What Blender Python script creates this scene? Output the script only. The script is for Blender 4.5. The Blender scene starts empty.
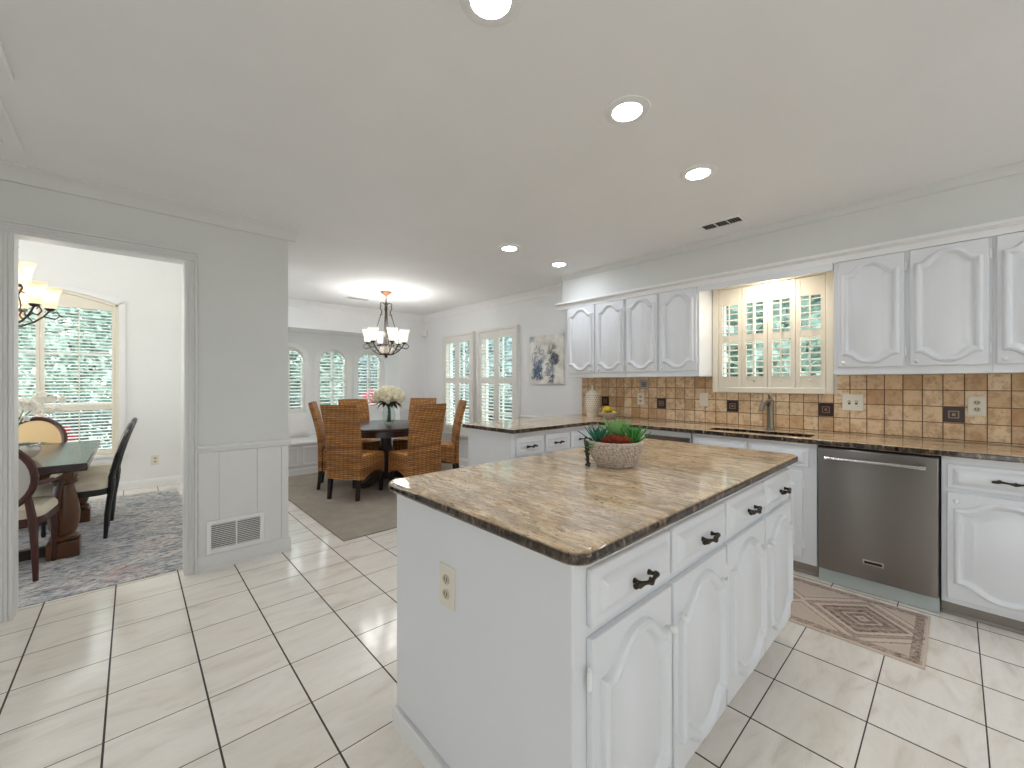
import bpy, bmesh, math, random
from mathutils import Vector, Matrix, noise
random.seed(7)
S = bpy.context.scene
COL = S.collection
PI = math.pi

# ------------------------------------------------------------------ camera, world, exposure
cd = bpy.data.cameras.new('camera'); cam = bpy.data.objects.new('camera', cd); COL.objects.link(cam)
cd.sensor_width = 36.0; cd.lens = 410.5 / 1024 * 36.0; cd.shift_y = -1.2 / 1024; cd.clip_start = .05
cam.location = (0, 0, 1.30); cam.rotation_euler = (PI / 2, 0, math.radians(-42.755))
S.camera = cam
w = bpy.data.worlds.new('world'); S.world = w; w.use_nodes = True
bg = w.node_tree.nodes['Background']; bg.inputs[0].default_value = (.93, .97, 1.0, 1); bg.inputs[1].default_value = 2.9
sl_ = bpy.data.lights.new('sun', 'SUN'); sun = bpy.data.objects.new('sun', sl_); COL.objects.link(sun)
sl_.energy = 4.5; sl_.angle = .05; sl_.color = (1, .985, .97); sun.rotation_euler = (math.radians(33), 0, math.radians(4))
S.view_settings.view_transform = 'Standard'; S.view_settings.look = 'None'
S.view_settings.gamma = 1; S.view_settings.exposure = 0.26; S.view_settings.use_curve_mapping = False
S.cycles.max_bounces = 12; S.cycles.diffuse_bounces = 8; S.cycles.transparent_max_bounces = 12
S.cycles.use_denoising = True
S.cycles.sample_clamp_indirect = 6
CAN = 86.0         # emission of the recessed lamp lenses
CEIL = 2.49
STEEL_ROT = 0.25

# ------------------------------------------------------------------ materials
def lin(c):
    return tuple((x / 12.92 if x <= .04045 else ((x + .055) / 1.055) ** 2.4) for x in [v / 255 for v in c])
def mat(name, rgb=None, rough=.5, metal=0, spec=.5, linear=None):
    m = bpy.data.materials.new(name); m.use_nodes = True
    b = m.node_tree.nodes['Principled BSDF']
    c = linear if linear else lin(rgb)
    b.inputs['Base Color'].default_value = (*c, 1); b.inputs['Roughness'].default_value = rough
    b.inputs['Metallic'].default_value = metal; b.inputs['Specular IOR Level'].default_value = spec
    return m
class N:
    """tiny node helper"""
    def __init__(s, m): s.m = m; s.t = m.node_tree; s.b = s.t.nodes['Principled BSDF']
    def n(s, typ, **kw):
        x = s.t.nodes.new(typ)
        for k, v in kw.items(): setattr(x, k, v)
        return x
    def put(s, sock, v):
        if hasattr(v, 'is_output'): s.t.links.new(v, sock)
        else: sock.default_value = v
    def math(s, op, a, b=0.0, c=None):
        x = s.n('ShaderNodeMath', operation=op); s.put(x.inputs[0], a); s.put(x.inputs[1], b)
        if c is not None: s.put(x.inputs[2], c)
        return x.outputs[0]
    def obj(s): return s.n('ShaderNodeTexCoord').outputs['Object']
    def xyz(s, v):
        x = s.n('ShaderNodeSeparateXYZ'); s.put(x.inputs[0], v); return x.outputs
    def comb(s, a, b, c):
        x = s.n('ShaderNodeCombineXYZ')
        for i, v in enumerate((a, b, c)): s.put(x.inputs[i], v)
        return x.outputs[0]
    def scale(s, v, sc):
        x = s.n('ShaderNodeMapping'); s.put(x.inputs[0], v); x.inputs['Scale'].default_value = sc; return x.outputs[0]
    def noise(s, v, sc=5, det=4, rough=.55, dist=0):
        x = s.n('ShaderNodeTexNoise'); s.put(x.inputs['Vector'], v); x.inputs['Scale'].default_value = sc
        x.inputs['Detail'].default_value = det; x.inputs['Roughness'].default_value = rough; x.inputs['Distortion'].default_value = dist
        return x.outputs['Fac']
    def vor(s, v, sc=5, feature='F1', out='Distance'):
        x = s.n('ShaderNodeTexVoronoi', feature=feature); s.put(x.inputs['Vector'], v); x.inputs['Scale'].default_value = sc
        return x.outputs[out]
    def ramp(s, f, stops):
        x = s.n('ShaderNodeValToRGB'); s.put(x.inputs[0], f); e = x.color_ramp.elements
        while len(e) < len(stops): e.new(.5)
        for el, (p, c) in zip(e, stops):
            el.position = p; el.color = (*(lin(c) if max(c) > 1 else c), 1)
        return x.outputs[0]
    def mix(s, f, a, b, blend='MIX'):
        x = s.n('ShaderNodeMix', data_type='RGBA', blend_type=blend); s.put(x.inputs[0], f)
        for sock, v in ((x.inputs[6], a), (x.inputs[7], b)):
            if isinstance(v, tuple): v = (*(lin(v) if max(v) > 1 else v), 1)
            s.put(sock, v)
        return x.outputs[2]
    def color(s, v): s.put(s.b.inputs['Base Color'], v)
    def rough(s, v): s.put(s.b.inputs['Roughness'], v)
    def bump(s, h, strength=.3, dist=.01):
        x = s.n('ShaderNodeBump'); s.put(x.inputs['Height'], h); x.inputs['Strength'].default_value = strength; x.inputs['Distance'].default_value = dist
        s.put(s.b.inputs['Normal'], x.outputs[0])
def paint(name, rgb, rough=.5, amp=.03):
    m = mat(name, rgb, rough); n = N(m)
    f = n.noise(n.obj(), 3.0, 3)
    c = lin(rgb)
    n.color(n.mix(f, tuple(x * (1 - amp) for x in c), tuple(min(1, x * (1 + amp)) for x in c)))
    return m

M = {}
M['wall'] = paint('wall_paint', (234, 235, 235), .6)
M['kitchen_wall'] = paint('pale_grey_kitchen_paint', (217, 218, 215), .6); M['kitchen_trim'] = paint('kitchen_trim_paint', (224, 224, 222), .4)
M['dining_wall'] = paint('dining_wall_paint', (236, 236, 234), .6)
M['ceiling'] = paint('ceiling_paint', (239, 239, 239), .7)
M['trim'] = paint('trim_paint', (236, 236, 235), .35)
M['cabinet'] = paint('cabinet_paint', (226, 228, 231), .3)
M['cream'] = paint('cream_lamp_tinted_paint', (232, 224, 208), .4)  # white-cream, with the sink lamp's warm tint put into the colour
M['white_shutter'] = paint('white_shutter_paint', (232, 230, 224), .4)
M['bronze'] = mat('dark_bronze', (62, 52, 42), .4, .7)
M['canopy'] = mat('copper_bronze', (150, 98, 58), .45, .5)
M['steel'] = mat('brushed_steel', (146, 141, 137), .28, 1)
_n = N(M['steel']); _t = _n.n('ShaderNodeTangent', direction_type='RADIAL', axis='Z'); _n.put(_n.b.inputs['Tangent'], _t.outputs[0])
_n.b.inputs['Anisotropic'].default_value = .9; _n.b.inputs['Anisotropic Rotation'].default_value = STEEL_ROT
M['chrome'] = mat('polished_steel', (205, 205, 205), .15, 1)
M['dark_gap'] = mat('black_gasket', (18, 18, 19), .6)
M['kick'] = mat('grey_kickplate', (184, 192, 190), .45, .1)
M['duct'] = mat('grey_duct', (96, 94, 90), .6)
M['toe'] = mat('greige_toe_kick', (150, 143, 134), .5)
M['plate'] = mat('ivory_plastic', (228, 222, 208), .35)
M['recept'] = mat('tan_receptacle', (196, 184, 158), .4)
M['slot'] = mat('dark_slot', (70, 62, 50), .5)
M['dark_wood'] = mat('dark_chair_leg_wood', (34, 26, 24), .35)
M['black_wood'] = mat('black_lacquer_wood', (30, 28, 32), .3)
M['cream_fabric'] = paint('cream_upholstery', (224, 214, 194), .9)
M['grey_fabric'] = paint('pale_grey_upholstery', (196, 192, 188), .9)
M['cane'] = paint('tan_cane_back', (224, 194, 146), .7)
M['white_ceramic'] = mat('white_ceramic', (232, 226, 214), .25)
M['lemon'] = mat('lemon_skin', (232, 205, 40), .4)
M['pillow'] = paint('white_pillow', (226, 224, 222), .95)
M['leaf_green'] = mat('green_leaf', (74, 148, 66), .45)
M['leaf_teal'] = mat('teal_leaf', (54, 124, 96), .45)
M['leaf_light'] = mat('pale_green_leaf', (136, 180, 112), .45)
M['leaf_red'] = mat('red_leaf', (172, 84, 58), .5)
M['leaf_dark'] = mat('dark_leaf', (38, 60, 36), .5)
M['petal'] = mat('cream_petal', (248, 243, 224), .7)
M['orchid'] = mat('white_orchid_petal', (253, 250, 244), .6)
M['red_petal'] = mat('red_petal', (176, 40, 50), .6)
M['stem'] = mat('green_stem', (72, 92, 56), .6)
M['soil'] = mat('dark_soil', (50, 40, 32), .9)
M['bark'] = mat('tree_bark', (92, 84, 78), .9)

def m_tree(name, a, b):
    m = mat(name, a, .6); n = N(m)
    r = n.n('ShaderNodeObjectInfo')
    n.color(n.ramp(n.noise(n.obj(), 1.7, 5, .7), [(.36, tuple(int(v * .62) for v in a)), (.47, a), (.62, b)])); return m
M['tree_a'] = m_tree('tree_leaves', (150, 176, 166), (206, 218, 214))
M['tree_b'] = m_tree('blue_green_tree_leaves', (142, 168, 170), (200, 214, 218))
M['tree_c'] = m_tree('dark_shrub_leaves', (84, 110, 112), (132, 158, 160))
M['red_shrub'] = m_tree('red_flower_shrub', (206, 60, 84), (226, 96, 120))

M['bounce_pale'] = paint('pale_bounce_ground', (226, 226, 225), .8)
m = mat('lawn', (120, 160, 100), .9); n = N(m); n.color(n.mix(n.noise(n.obj(), 2, 5), (176, 188, 172), (202, 208, 196))); M['lawn'] = m
def translucent(m, f, tint=(1, 1, 1)):
    t = m.node_tree; b = t.nodes['Principled BSDF']; o = t.nodes['Material Output']; tl = t.nodes.new('ShaderNodeBsdfTranslucent'); mx = t.nodes.new('ShaderNodeMixShader'); mx.inputs[0].default_value = f
    bc = b.inputs['Base Color']
    if bc.is_linked: t.links.new(bc.links[0].from_socket, tl.inputs[0])
    else: tl.inputs[0].default_value = bc.default_value
    t.links.new(b.outputs[0], mx.inputs[1]); t.links.new(tl.outputs[0], mx.inputs[2]); t.links.new(mx.outputs[0], o.inputs[0])
for k_ in ('tree_a', 'tree_b', 'tree_c', 'petal', 'orchid', 'leaf_light'): translucent(M[k_], .4)

# tiled floor: pale stone tile with grey-brown veins and dark grout
m = mat('floor_tile', (226, 222, 214), .16); n = N(m)
x, y, z = n.xyz(n.obj())
def cell(n, v, off, pitch):
    t = n.math('DIVIDE', n.math('SUBTRACT', v, off), pitch)
    fr = n.math('FRACT', t); return n.math('FLOOR', t), n.math('MULTIPLY', n.math('MINIMUM', fr, n.math('SUBTRACT', 1.0, fr)), pitch)
ix, dx = cell(n, x, -.077 - .3062 * 40, .3062); iy, dy = cell(n, y, -.0777 - .3095 * 40, .3095)
gx = n.math('LESS_THAN', dx, .0034); gy = n.math('LESS_THAN', dy, .0022)
vec = n.comb(n.math('ADD', n.math('MULTIPLY', x, 1.6), n.math('MULTIPLY', ix, 3.7)), n.math('ADD', n.math('MULTIPLY', y, 5.5), n.math('MULTIPLY', iy, 9.1)), n.math('MULTIPLY', ix, 1.3))
v1 = n.noise(vec, 2.2, 6, .6, .8)
wn = n.n('ShaderNodeTexWhiteNoise', noise_dimensions='2D'); n.put(wn.inputs['Vector'], n.comb(ix, iy, 0.0))
base = n.ramp(v1, [(.28, (222, 213, 201)), (.45, (240, 233, 223)), (.62, (246, 241, 233)), (.8, (230, 223, 213))])
base = n.mix(n.math('MULTIPLY', wn.outputs[0], .22), base, (232, 222, 208))
g = n.math('MAXIMUM', gx, gy)
n.color(n.mix(g, base, (62, 54, 48))); n.rough(n.math('ADD', .13, n.math('MULTIPLY', g, .6)))
n.bump(n.math('SUBTRACT', 1.0, g), .4, .002); M['tile'] = m

# granite, streaks run along Y
m = mat('granite', (196, 168, 132), .08); n = N(m); o = n.obj()
s1 = n.noise(n.scale(o, (16, 3.2, 30)), 2.6, 9, .72, .7)
s2 = n.noise(n.scale(o, (48, 13, 60)), 2.6, 6, .72, .5)
s3 = n.noise(n.scale(o, (3.0, 1.4, 5)), 1.9, 5, .65, 1.0)
c = n.ramp(s1, [(.30, (96, 76, 60)), (.40, (172, 136, 98)), (.48, (206, 174, 136)), (.57, (234, 214, 184)), (.68, (190, 148, 104))])
c = n.mix(n.ramp(s3, [(.42, (0, 0, 0)), (.64, (.6, .6, .6))]), c, (220, 194, 156))
c = n.mix(n.ramp(s2, [(.36, (1, 1, 1)), (.45, (0, 0, 0))]), c, (66, 52, 46))
c = n.mix(n.ramp(n.noise(n.scale(o, (34, 16, 40)), 1.9, 5, .7), [(.58, (0, 0, 0)), (.7, (.7, .7, .7))]), c, (158, 122, 90))
c = n.mix(n.ramp(n.noise(n.scale(o, (7, 1.8, 10)), 2.0, 6, .65, .8), [(.47, (0, 0, 0)), (.6, (.55, .55, .55))]), c, (150, 136, 118))
c = n.mix(n.ramp(n.noise(n.scale(o, (5, 2.0, 8)), 2.6, 8, .75, 1.0), [(.58, (0, 0, 0)), (.68, (.7, .7, .7))]), c, (104, 80, 60))
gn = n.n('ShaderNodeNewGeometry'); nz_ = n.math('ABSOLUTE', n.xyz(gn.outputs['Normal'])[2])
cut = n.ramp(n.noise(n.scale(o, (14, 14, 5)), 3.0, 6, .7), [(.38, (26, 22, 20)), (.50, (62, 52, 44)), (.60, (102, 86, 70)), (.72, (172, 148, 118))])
c = n.mix(n.ramp(nz_, [(.45, (1, 1, 1)), (.85, (0, 0, 0))]), c, cut)   # upright edges go darker and streaked; their shade is put into the colour
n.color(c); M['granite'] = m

# tumbled travertine backsplash on the sink wall (pattern in Y, Z)
m = mat('travertine_tile', (190, 154, 114), .5); n = N(m); o = n.obj(); x, y, z = n.xyz(o)
iy, dy = cell(n, y, -.0365 - .0936 * 40, .0936); iz, dz = cell(n, z, .9385 - .1045 * 10, .1045)
g = n.math('MAXIMUM', n.math('LESS_THAN', dy, .0026), n.math('LESS_THAN', dz, .0026))
wn = n.n('ShaderNodeTexWhiteNoise', noise_dimensions='2D'); n.put(wn.inputs['Vector'], n.comb(iy, iz, 0.0))
c = n.ramp(wn.outputs[0], [(0, (206, 172, 130)), (.3, (228, 200, 162)), (.7, (236, 214, 180)), (1, (192, 152, 110))])
c = n.mix(n.ramp(n.noise(o, 22, 5, .65), [(.38, (.6, .6, .6)), (.55, (0, 0, 0))]), c, (172, 132, 94))
c = n.mix(n.ramp(n.noise(o, 60, 3, .6), [(.62, (0, 0, 0)), (.72, (.6, .6, .6))]), c, (120, 84, 58))
n.color(n.mix(g, c, (104, 78, 56))); n.bump(n.math('SUBTRACT', 1.0, g), .6, .004); M['travertine'] = m
m = mat('dark_accent_tile', (58, 36, 32), .35); M['accent'] = m
M['accent_line'] = mat('accent_relief', (150, 128, 108), .35, .6)
M['accent_silver'] = mat('pewter_tile', (176, 172, 168), .4, .5)

# wicker weave
m = mat('wicker', (160, 98, 48), .55); n = N(m); o = n.obj(); x, y, z = n.xyz(o)
hz = n.math('SINE', n.math('MULTIPLY', z, 2 * PI / .020)); xs = n.math('SINE', n.math('MULTIPLY', n.math('ADD', x, n.math('MULTIPLY', y, .9)), 2 * PI / .055))
wv = n.math('ADD', n.math('MULTIPLY', hz, .6), n.math('MULTIPLY', n.math('MULTIPLY', hz, xs), .4))
nn = n.noise(n.scale(o, (5, 5, 55)), 2.0, 5, .7)
c = n.ramp(nn, [(.30, (134, 80, 40)), (.42, (204, 136, 68)), (.54, (232, 168, 92)), (.70, (244, 204, 140))])
band = n.noise(n.scale(o, (1.2, 1.2, 14)), 1.6, 3, .6)
c = n.mix(n.ramp(band, [(.40, (.75, .75, .75)), (.54, (0, 0, 0))]), c, (140, 84, 42))
c = n.mix(n.ramp(n.noise(o, 5, 3, .6), [(.45, (0, 0, 0)), (.7, (.5, .5, .5))]), c, (214, 150, 74))
c = n.mix(n.ramp(wv, [(0, (.75, .75, .75)), (.42, (0, 0, 0))]), c, (104, 58, 28))
n.color(c); n.bump(wv, .8, .006); M['wicker'] = m

# dark table woods
def wood(name, a, b, rough=.3, sc=(3, 22, 22)):
    m = mat(name, a, rough); n = N(m)
    n.color(n.mix(n.noise(n.scale(n.obj(), sc), 1.5, 5, .6, .5), a, b)); return m
M['espresso'] = wood('espresso_table_wood', (48, 34, 32), (72, 50, 44), .3)
M['mahogany'] = wood('mahogany_wood', (50, 28, 20), (116, 72, 40), .28, (8, 8, 2))
M['mahogany_top'] = wood('dark_mahogany_top', (46, 34, 38), (62, 46, 48), .16)
M['frame_wood'] = wood('red_brown_chair_wood', (58, 26, 24), (84, 42, 34), .35, (6, 6, 6))

# rugs
m = mat('taupe_rug', (146, 134, 116), .95); n = N(m)
f = n.noise(n.obj(), 7, 6, .7); f2 = n.noise(n.obj(), 160, 2)
n.color(n.mix(f2, n.ramp(f, [(.3, (146, 137, 124)), (.55, (168, 158, 144)), (.75, (184, 174, 160))]), (154, 145, 132))); n.bump(f2, .5, .004); M['taupe_rug'] = m
m = mat('faded_blue_rug', (190, 190, 194), .95); n = N(m); o = n.obj()
a = n.noise(n.scale(o, (4, 8, 5)), 1.6, 9, .74, 1.2); b = n.noise(o, 1.6, 3, .6); c2 = n.noise(n.scale(o, (9, 20, 9)), 2.4, 7, .75, .5)
c = n.ramp(a, [(.34, (112, 118, 130)), (.45, (178, 179, 184)), (.56, (222, 217, 211)), (.68, (192, 188, 186))])
c = n.mix(n.ramp(b, [(.5, (0, 0, 0)), (.66, (.55, .55, .55))]), c, (160, 166, 180))
c = n.mix(n.ramp(c2, [(.40, (.85, .85, .85)), (.50, (0, 0, 0))]), c, (80, 82, 90))
c = n.mix(n.ramp(n.noise(n.scale(o, (3, 5, 3)), 1.1, 4, .6, 1), [(.6, (0, 0, 0)), (.7, (.6, .6, .6))]), c, (190, 148, 138))
n.color(c); M['blue_rug'] = m
# runner: diamonds, object space centred on the rug, long axis Y, half length .78, half width .305
m = mat('runner_rug', (160, 130, 110), .95); n = N(m); o = n.obj(); x, y, z = n.xyz(o)
ay = n.math('ABSOLUTE', n.math('SUBTRACT', n.math('MODULO', n.math('ADD', y, 11.595), .54), .27))  # 0 at lozenge centre
ax = n.math('ABSOLUTE', x)
d = n.math('ADD', n.math('DIVIDE', ay, .27), n.math('DIVIDE', ax, .25))
nz = n.noise(o, 60, 4, .7); d2 = n.math('ADD', d, n.math('MULTIPLY', n.math('SUBTRACT', nz, .5), .10))
D_, B_, C_, T_ = (84, 58, 54), (124, 94, 86), (208, 193, 178), (176, 155, 142)
c = n.ramp(n.math('MULTIPLY', d2, .5), [(.0, D_), (.05, C_), (.075, D_), (.13, B_), (.155, C_), (.18, D_), (.24, B_), (.27, T_), (.30, B_), (.34, D_), (.365, C_), (.40, C_), (.42, B_), (.45, T_), (.475, B_), (.5, C_), (.56, C_), (.58, B_), (.61, C_), (.64, (196, 180, 164))])
edge = n.math('GREATER_THAN', ax, .245); c = n.mix(edge, c, n.ramp(nz, [(.42, B_), (.58, T_)]))
ay2 = n.math('ABSOLUTE', y)
e2 = n.math('MULTIPLY', n.math('GREATER_THAN', ay2, .725), n.math('LESS_THAN', ay2, .762)); c = n.mix(e2, c, n.ramp(nz, [(.42, D_), (.62, T_)]))
e3 = n.math('MAXIMUM', n.math('GREATER_THAN', ax, .29), n.math('GREATER_THAN', ay2, .77)); c = n.mix(e3, c, C_)
c = n.mix(n.ramp(n.noise(n.scale(o, (60, 24, 1)), 1.6, 5, .75), [(.42, (0, 0, 0)), (.62, (.7, .7, .7))]), c, (200, 184, 168))
c = n.mix(n.ramp(n.noise(n.scale(o, (24, 60, 1)), 2.6, 5, .75), [(.55, (0, 0, 0)), (.72, (.6, .6, .6))]), c, (120, 90, 78))
n.color(c); M['runner'] = m

# painting: pale abstract with ink-blue blooms (local y,z on the canvas)
m = mat('abstract_canvas', (222, 218, 210), .6); n = N(m); o = n.obj(); x, y, z = n.xyz(o)
nz = n.noise(o, 13, 8, .72, .8); nz2 = n.noise(o, 32, 6, .75, .5); nz3 = n.noise(o, 7, 4, .6)
def blob(cy, cz, ry, rz):
    a = n.math('DIVIDE', n.math('SUBTRACT', y, cy), ry); b = n.math('DIVIDE', n.math('SUBTRACT', z, cz), rz)
    q = n.math('ADD', n.math('MULTIPLY', a, a), n.math('MULTIPLY', b, b))
    return n.math('SUBTRACT', 1.0, n.math('ADD', q, n.math('MULTIPLY', n.math('SUBTRACT', nz, .5), 7.5)))
c = n.ramp(nz3, [(.3, (190, 188, 182)), (.5, (226, 223, 215)), (.65, (240, 238, 233))])
for cy, cz, ry, rz, col in [(.13, .09, .10, .08, (132, 146, 162)), (.12, -.08, .13, .13, (74, 100, 134)), (.12, -.18, .12, .10, (60, 84, 116)), (-.10, .12, .07, .08, (130, 132, 126)), (-.13, .0, .11, .08, (52, 56, 76)), (-.07, -.14, .08, .08, (120, 132, 146)), (-.10, -.24, .06, .08, (46, 58, 84)), (.25, .26, .06, .05, (140, 156, 168)), (-.02, -.06, .05, .03, (150, 140, 110)), (.03, .02, .04, .05, (170, 180, 188))]:
    f = n.math('MULTIPLY', blob(cy, cz, ry, rz), 1.0)
    c = n.mix(n.ramp(f, [(0, (0, 0, 0)), (.9, (.92, .92, .92))]), c, col)
c = n.mix(n.ramp(nz2, [(.56, (0, 0, 0)), (.66, (.75, .75, .75))]), c, (238, 236, 230))
n.color(c); M['canvas'] = m

# lattice jar: dark pierced holes
m = mat('lattice_ceramic', (230, 222, 206), .35); n = N(m); o = n.obj(); x, y, z = n.xyz(o)
ang = n.math('MULTIPLY', n.math('ARCTAN2', y, x), 20 / (2 * PI)); zz = n.math('DIVIDE', z, .022)
row = n.math('FLOOR', zz)
fa = n.math('SUBTRACT', n.math('FRACT', n.math('ADD', n.math('ADD', ang, 50.0), n.math('MULTIPLY', row, .5))), .5); fz = n.math('SUBTRACT', n.math('FRACT', zz), .5)
r2 = n.math('ADD', n.math('MULTIPLY', fa, fa), n.math('MULTIPLY', fz, fz))
inb = n.math('MULTIPLY', n.math('GREATER_THAN', z, .045), n.math('LESS_THAN', z, .245))
hole = n.math('MULTIPLY', n.math('LESS_THAN', r2, .07), inb)
n.color(n.mix(hole, (232, 224, 208), (120, 108, 92))); n.bump(n.math('SUBTRACT', 1.0, hole), .6, .004); M['lattice'] = m

m = mat('planter_texture', (176, 160, 146), .55); n = N(m); v = n.vor(n.obj(), 95)
n.color(n.ramp(v, [(.0, (222, 212, 200)), (.5, (200, 186, 172)), (.9, (160, 146, 134))])); n.bump(v, -.9, .006); M['planter'] = m

def emit(name, rgb, strength, base=(255, 250, 240)):
    m = mat(name, base, .4); b = m.node_tree.nodes['Principled BSDF']
    b.inputs['Emission Color'].default_value = (*lin(rgb), 1); b.inputs['Emission Strength'].default_value = strength
    return m
M['lens'] = emit('lit_lamp_lens', (238, 246, 255), CAN)
M['warm_lens'] = emit('lit_sink_lamp_lens', (255, 244, 226), 170)
M['shade'] = emit('lit_frosted_shade', (255, 240, 214), 1.5)
M['amber_shade'] = emit('lit_amber_shade', (255, 220, 168), 1.5)

def shade_mat(name, rgb, em, tint):
    m = bpy.data.materials.new(name); m.use_nodes = True; t = m.node_tree; b = t.nodes['Principled BSDF']; o = t.nodes['Material Output']
    b.inputs['Base Color'].default_value = (.16, .15, .13, 1); b.inputs['Emission Color'].default_value = (*lin(rgb), 1); b.inputs['Emission Strength'].default_value = em
    tr = t.nodes.new('ShaderNodeBsdfTransparent'); tr.inputs[0].default_value = (*tint, 1); mx = t.nodes.new('ShaderNodeMixShader'); mx.inputs[0].default_value = .6
    t.links.new(b.outputs[0], mx.inputs[1]); t.links.new(tr.outputs[0], mx.inputs[2]); t.links.new(mx.outputs[0], o.inputs[0]); return m
M['shade'] = shade_mat('lit_frosted_shade', (255, 242, 222), .8, (1, 1, 1)); M['amber_shade'] = shade_mat('lit_amber_shade', (255, 214, 150), .9, (1, .98, .95))
def glass_mat(name, tint=(.96, .99, .98), gl=.08):
    m = bpy.data.materials.new(name); m.use_nodes = True; t = m.node_tree; t.nodes.clear()
    o = t.nodes.new('ShaderNodeOutputMaterial'); mx = t.nodes.new('ShaderNodeMixShader'); tr = t.nodes.new('ShaderNodeBsdfTransparent'); g = t.nodes.new('ShaderNodeBsdfGlossy')
    tr.inputs[0].default_value = (*tint, 1); g.inputs['Roughness'].default_value = .02
    fr = t.nodes.new('ShaderNodeFresnel'); fr.inputs[0].default_value = 1.45
    ge = t.nodes.new('ShaderNodeNewGeometry'); mu = t.nodes.new('ShaderNodeMath'); mu.operation = 'MULTIPLY'; iv = t.nodes.new('ShaderNodeMath'); iv.operation = 'SUBTRACT'; iv.inputs[0].default_value = 1
    t.links.new(ge.outputs['Backfacing'], iv.inputs[1]); t.links.new(fr.outputs[0], mu.inputs[0]); t.links.new(iv.outputs[0], mu.inputs[1]); t.links.new(mu.outputs[0], mx.inputs[0]); t.links.new(tr.outputs[0], mx.inputs[1]); t.links.new(g.outputs[0], mx.inputs[2]); t.links.new(mx.outputs[0], o.inputs[0])
    return m
M['glass'] = glass_mat('window_glass'); M['vase_glass'] = glass_mat('clear_vase_glass', (.93, .96, .95))

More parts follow.
